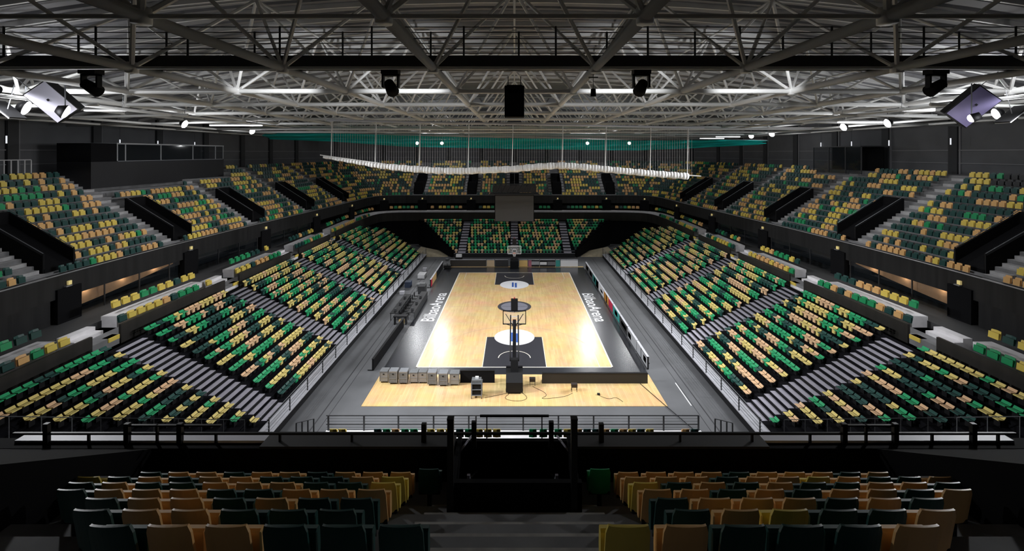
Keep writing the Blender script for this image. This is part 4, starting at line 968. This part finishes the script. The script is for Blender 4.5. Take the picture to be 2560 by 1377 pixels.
# dividing net rolled up under the roof
NP = [(808, 390), (880, 401), (950, 412), (1020, 419), (1090, 424), (1160, 425), (1285, 420), (1345, 414), (1405, 411), (1460, 415), (1520, 421), (1625, 431), (1745, 440)]
npt = [((px - CX) * 45 / FPX, CAMZ - (py - CY) * 45 / FPX) for px, py in NP]
e = empty('divider_net', (0, 45, 0), 0, 'white rolled divider net sagging on cords across the hall below the roof', 'net')
b = MB(); pts = npt; 
def lerp_z(x):
    for (xa, za), (xb, zb) in zip(npt, npt[1:]):
        if xa <= x <= xb: return za + (zb - za) * (x - xa) / (xb - xa)
    return npt[-1][1]
xs_ = [npt[0][0] + (npt[-1][0] - 1.0 - npt[0][0]) * i / 120 for i in range(121)]
for i, (xa, xb) in enumerate(zip(xs_, xs_[1:])):
    ra = .11 + .21 * min(1, i / 25) + .03 * math.sin(i * 1.7); rb_ = .11 + .21 * min(1, (i + 1) / 25) + .03 * math.sin((i + 1) * 1.7)
    b.tube((xa, .04 * math.sin(i), lerp_z(xa) - .1), (xb, .04 * math.sin(i + 1), lerp_z(xb) - .1), ra, 8, 0, rb_)
b.build('rolled_net', M_NET, e)
TZN = lambda x: 19.72 - (x + 18.2) * .02
b = MB(); b.tube((-18.3, 0, TZN(-18.3)), (18.5, 0, TZN(18.5)), .11, 8); b.build('top_pole', mat('pole_pale', (.6, .6, .64), .5), e)
b = MB(); b.tube((npt[0][0] - .3, 0, npt[0][1] + .1), (npt[2][0], 0, npt[2][1] + .15), .05, 6); b.tube((npt[-2][0], 0, npt[-2][1]), (npt[-1][0] + .3, 0, npt[-1][1] - .02), .06, 6); b.build('bottom_pole', M_NET, e)
for px in (828, 938, 1048, 1170, 1280, 1405, 1513, 1625, 1718):
    x = (px - CX) * 45 / FPX; MB().tube((x + .1, 0, TZN(x)), (x, 0, lerp_z(x)), .045, 6).build('cord', M_NET, e)
b = MB()
for k in range(150):
    x = -17.9 + 35.2 * k / 149; b.tube((x, 0, TZN(x)), (x, 0, lerp_z(x)), .008, 4)
b.build('netting', M_NET, e)
b = MB(); U = [(648, 329, 347), (822, 332, 353), (1000, 339, 366), (1285, 345, 372), (1600, 351, 376), (1720, 350, 371), (1820, 350, 366), (1920, 352, 361)]
nx, nz = 160, 10; Yt = 62
for i in range(nx + 1):
    px = 648 + (1920 - 648) * i / nx
    for (a, a0, a1), (c, c0, c1) in zip(U, U[1:]):
        if a <= px <= c: u = (px - a) / (c - a); top, bot = a0 + (c0 - a0) * u, a1 + (c1 - a1) * u; break
    for j in range(nz + 1):
        v = j / nz; yy = Yt + 1.6 * math.sin(v * 9 + .11 * i) * .5 + .4 * math.sin(i * .6 + 3 * v) + 2.0 * v
        py = top + (bot - top) * v; zc = CAMZ - (py - CY) * Yt / FPX; b.v.append(((px - CX) * Yt / FPX, yy, zc))
for i in range(nx):
    for j in range(nz): a = i * (nz + 1) + j; b.f.append((a, a + nz + 1, a + nz + 2, a + 1)); b.mi.append(0); b.sm.append(True)
e = empty('teal_net', (0, 0, 0), 0, 'long folded teal net slung under the roof behind the white divider net', 'net'); b.build('mesh_cloth', M_TEAL, e)
b = MB(); b.tube((-34.3, 62.2, 19.45), (34.1, 62.2, 18.25), .04, 6); b.build('support_cord', M_STEEL, e)

# ------------------------------------------------------------------ booths at the back of the upper tier
e = empty('press_booth', (-37, 49.5, 13.4), 0, 'black press booth with a window strip at the back of the left upper tier', 'booth')
MB().box(-3.0, 0, -9.2, 9.2, 0, 2.35).build('body', mat('booth_black', (.007, .007, .010), .6), e); MB().box(-3.0, 0, -9.2, -6.6, 2.35, 4.0).build('side_wall', M_BLACKM, e)
MB().box(-2.9, -.05, -6.4, 9.1, 2.35, 2.4).build('sill', M_STEEL, e); MB().box(-3.0, .02, -6.6, 9.2, 3.95, 4.08).build('roof_edge', mat('booth_pale_edge', (.35, .36, .38), .5), e)
MB().box(-.06, -.03, -6.4, 9.1, 2.4, 3.95).build('window_glass', M_GLASS, e); MB().box(-2.95, -2.85, -6.4, 9.1, 2.35, 3.95).build('back_wall', M_WALLC, e)
for y in (-6.5, -5.6, -1.2, 3.6, 7.6, 9.1): MB().box(-.07, .0, y - .05, y + .05, 2.4, 3.95).build('mullion', mat('booth_pale_edge', (.35, .36, .38), .5), e)
e = empty('glass_booth', (37.6, 54, 14.2), 0, 'glass booth with thin grey frames at the back of the right upper tier', 'booth')
MB().box(0, .05, -4, 4, 0, 3.0).build('glass', M_GLASS, e)
for y in (-4, -1.6, 1.2, 4): MB().box(-.02, .07, y - .05, y + .05, 0, 3.0).build('mullion', M_WALLC, e)
MB().box(-.05, 2.5, -4, 4, 3.0, 3.12).build('roof', M_WALLC, e); MB().box(2.4, 2.5, -4, 4, 0, 3.0).build('back_wall', M_BLACKM, e)

e = empty('back_railing', (-39.3, 33.5, 14.6), 0, 'pale vertical bar railing at the top of the nearest left upper block', 'railing')
b = MB(); b.box(-.03, .03, -4, 4, 1.35, 1.42); b.build('top_rail', M_RAILW, e)
for k in range(17): MB().box(-.03, .03, -4 + .5 * k - .04, -4 + .5 * k + .04, .0, 1.36).build('bar', M_RAILW, e)
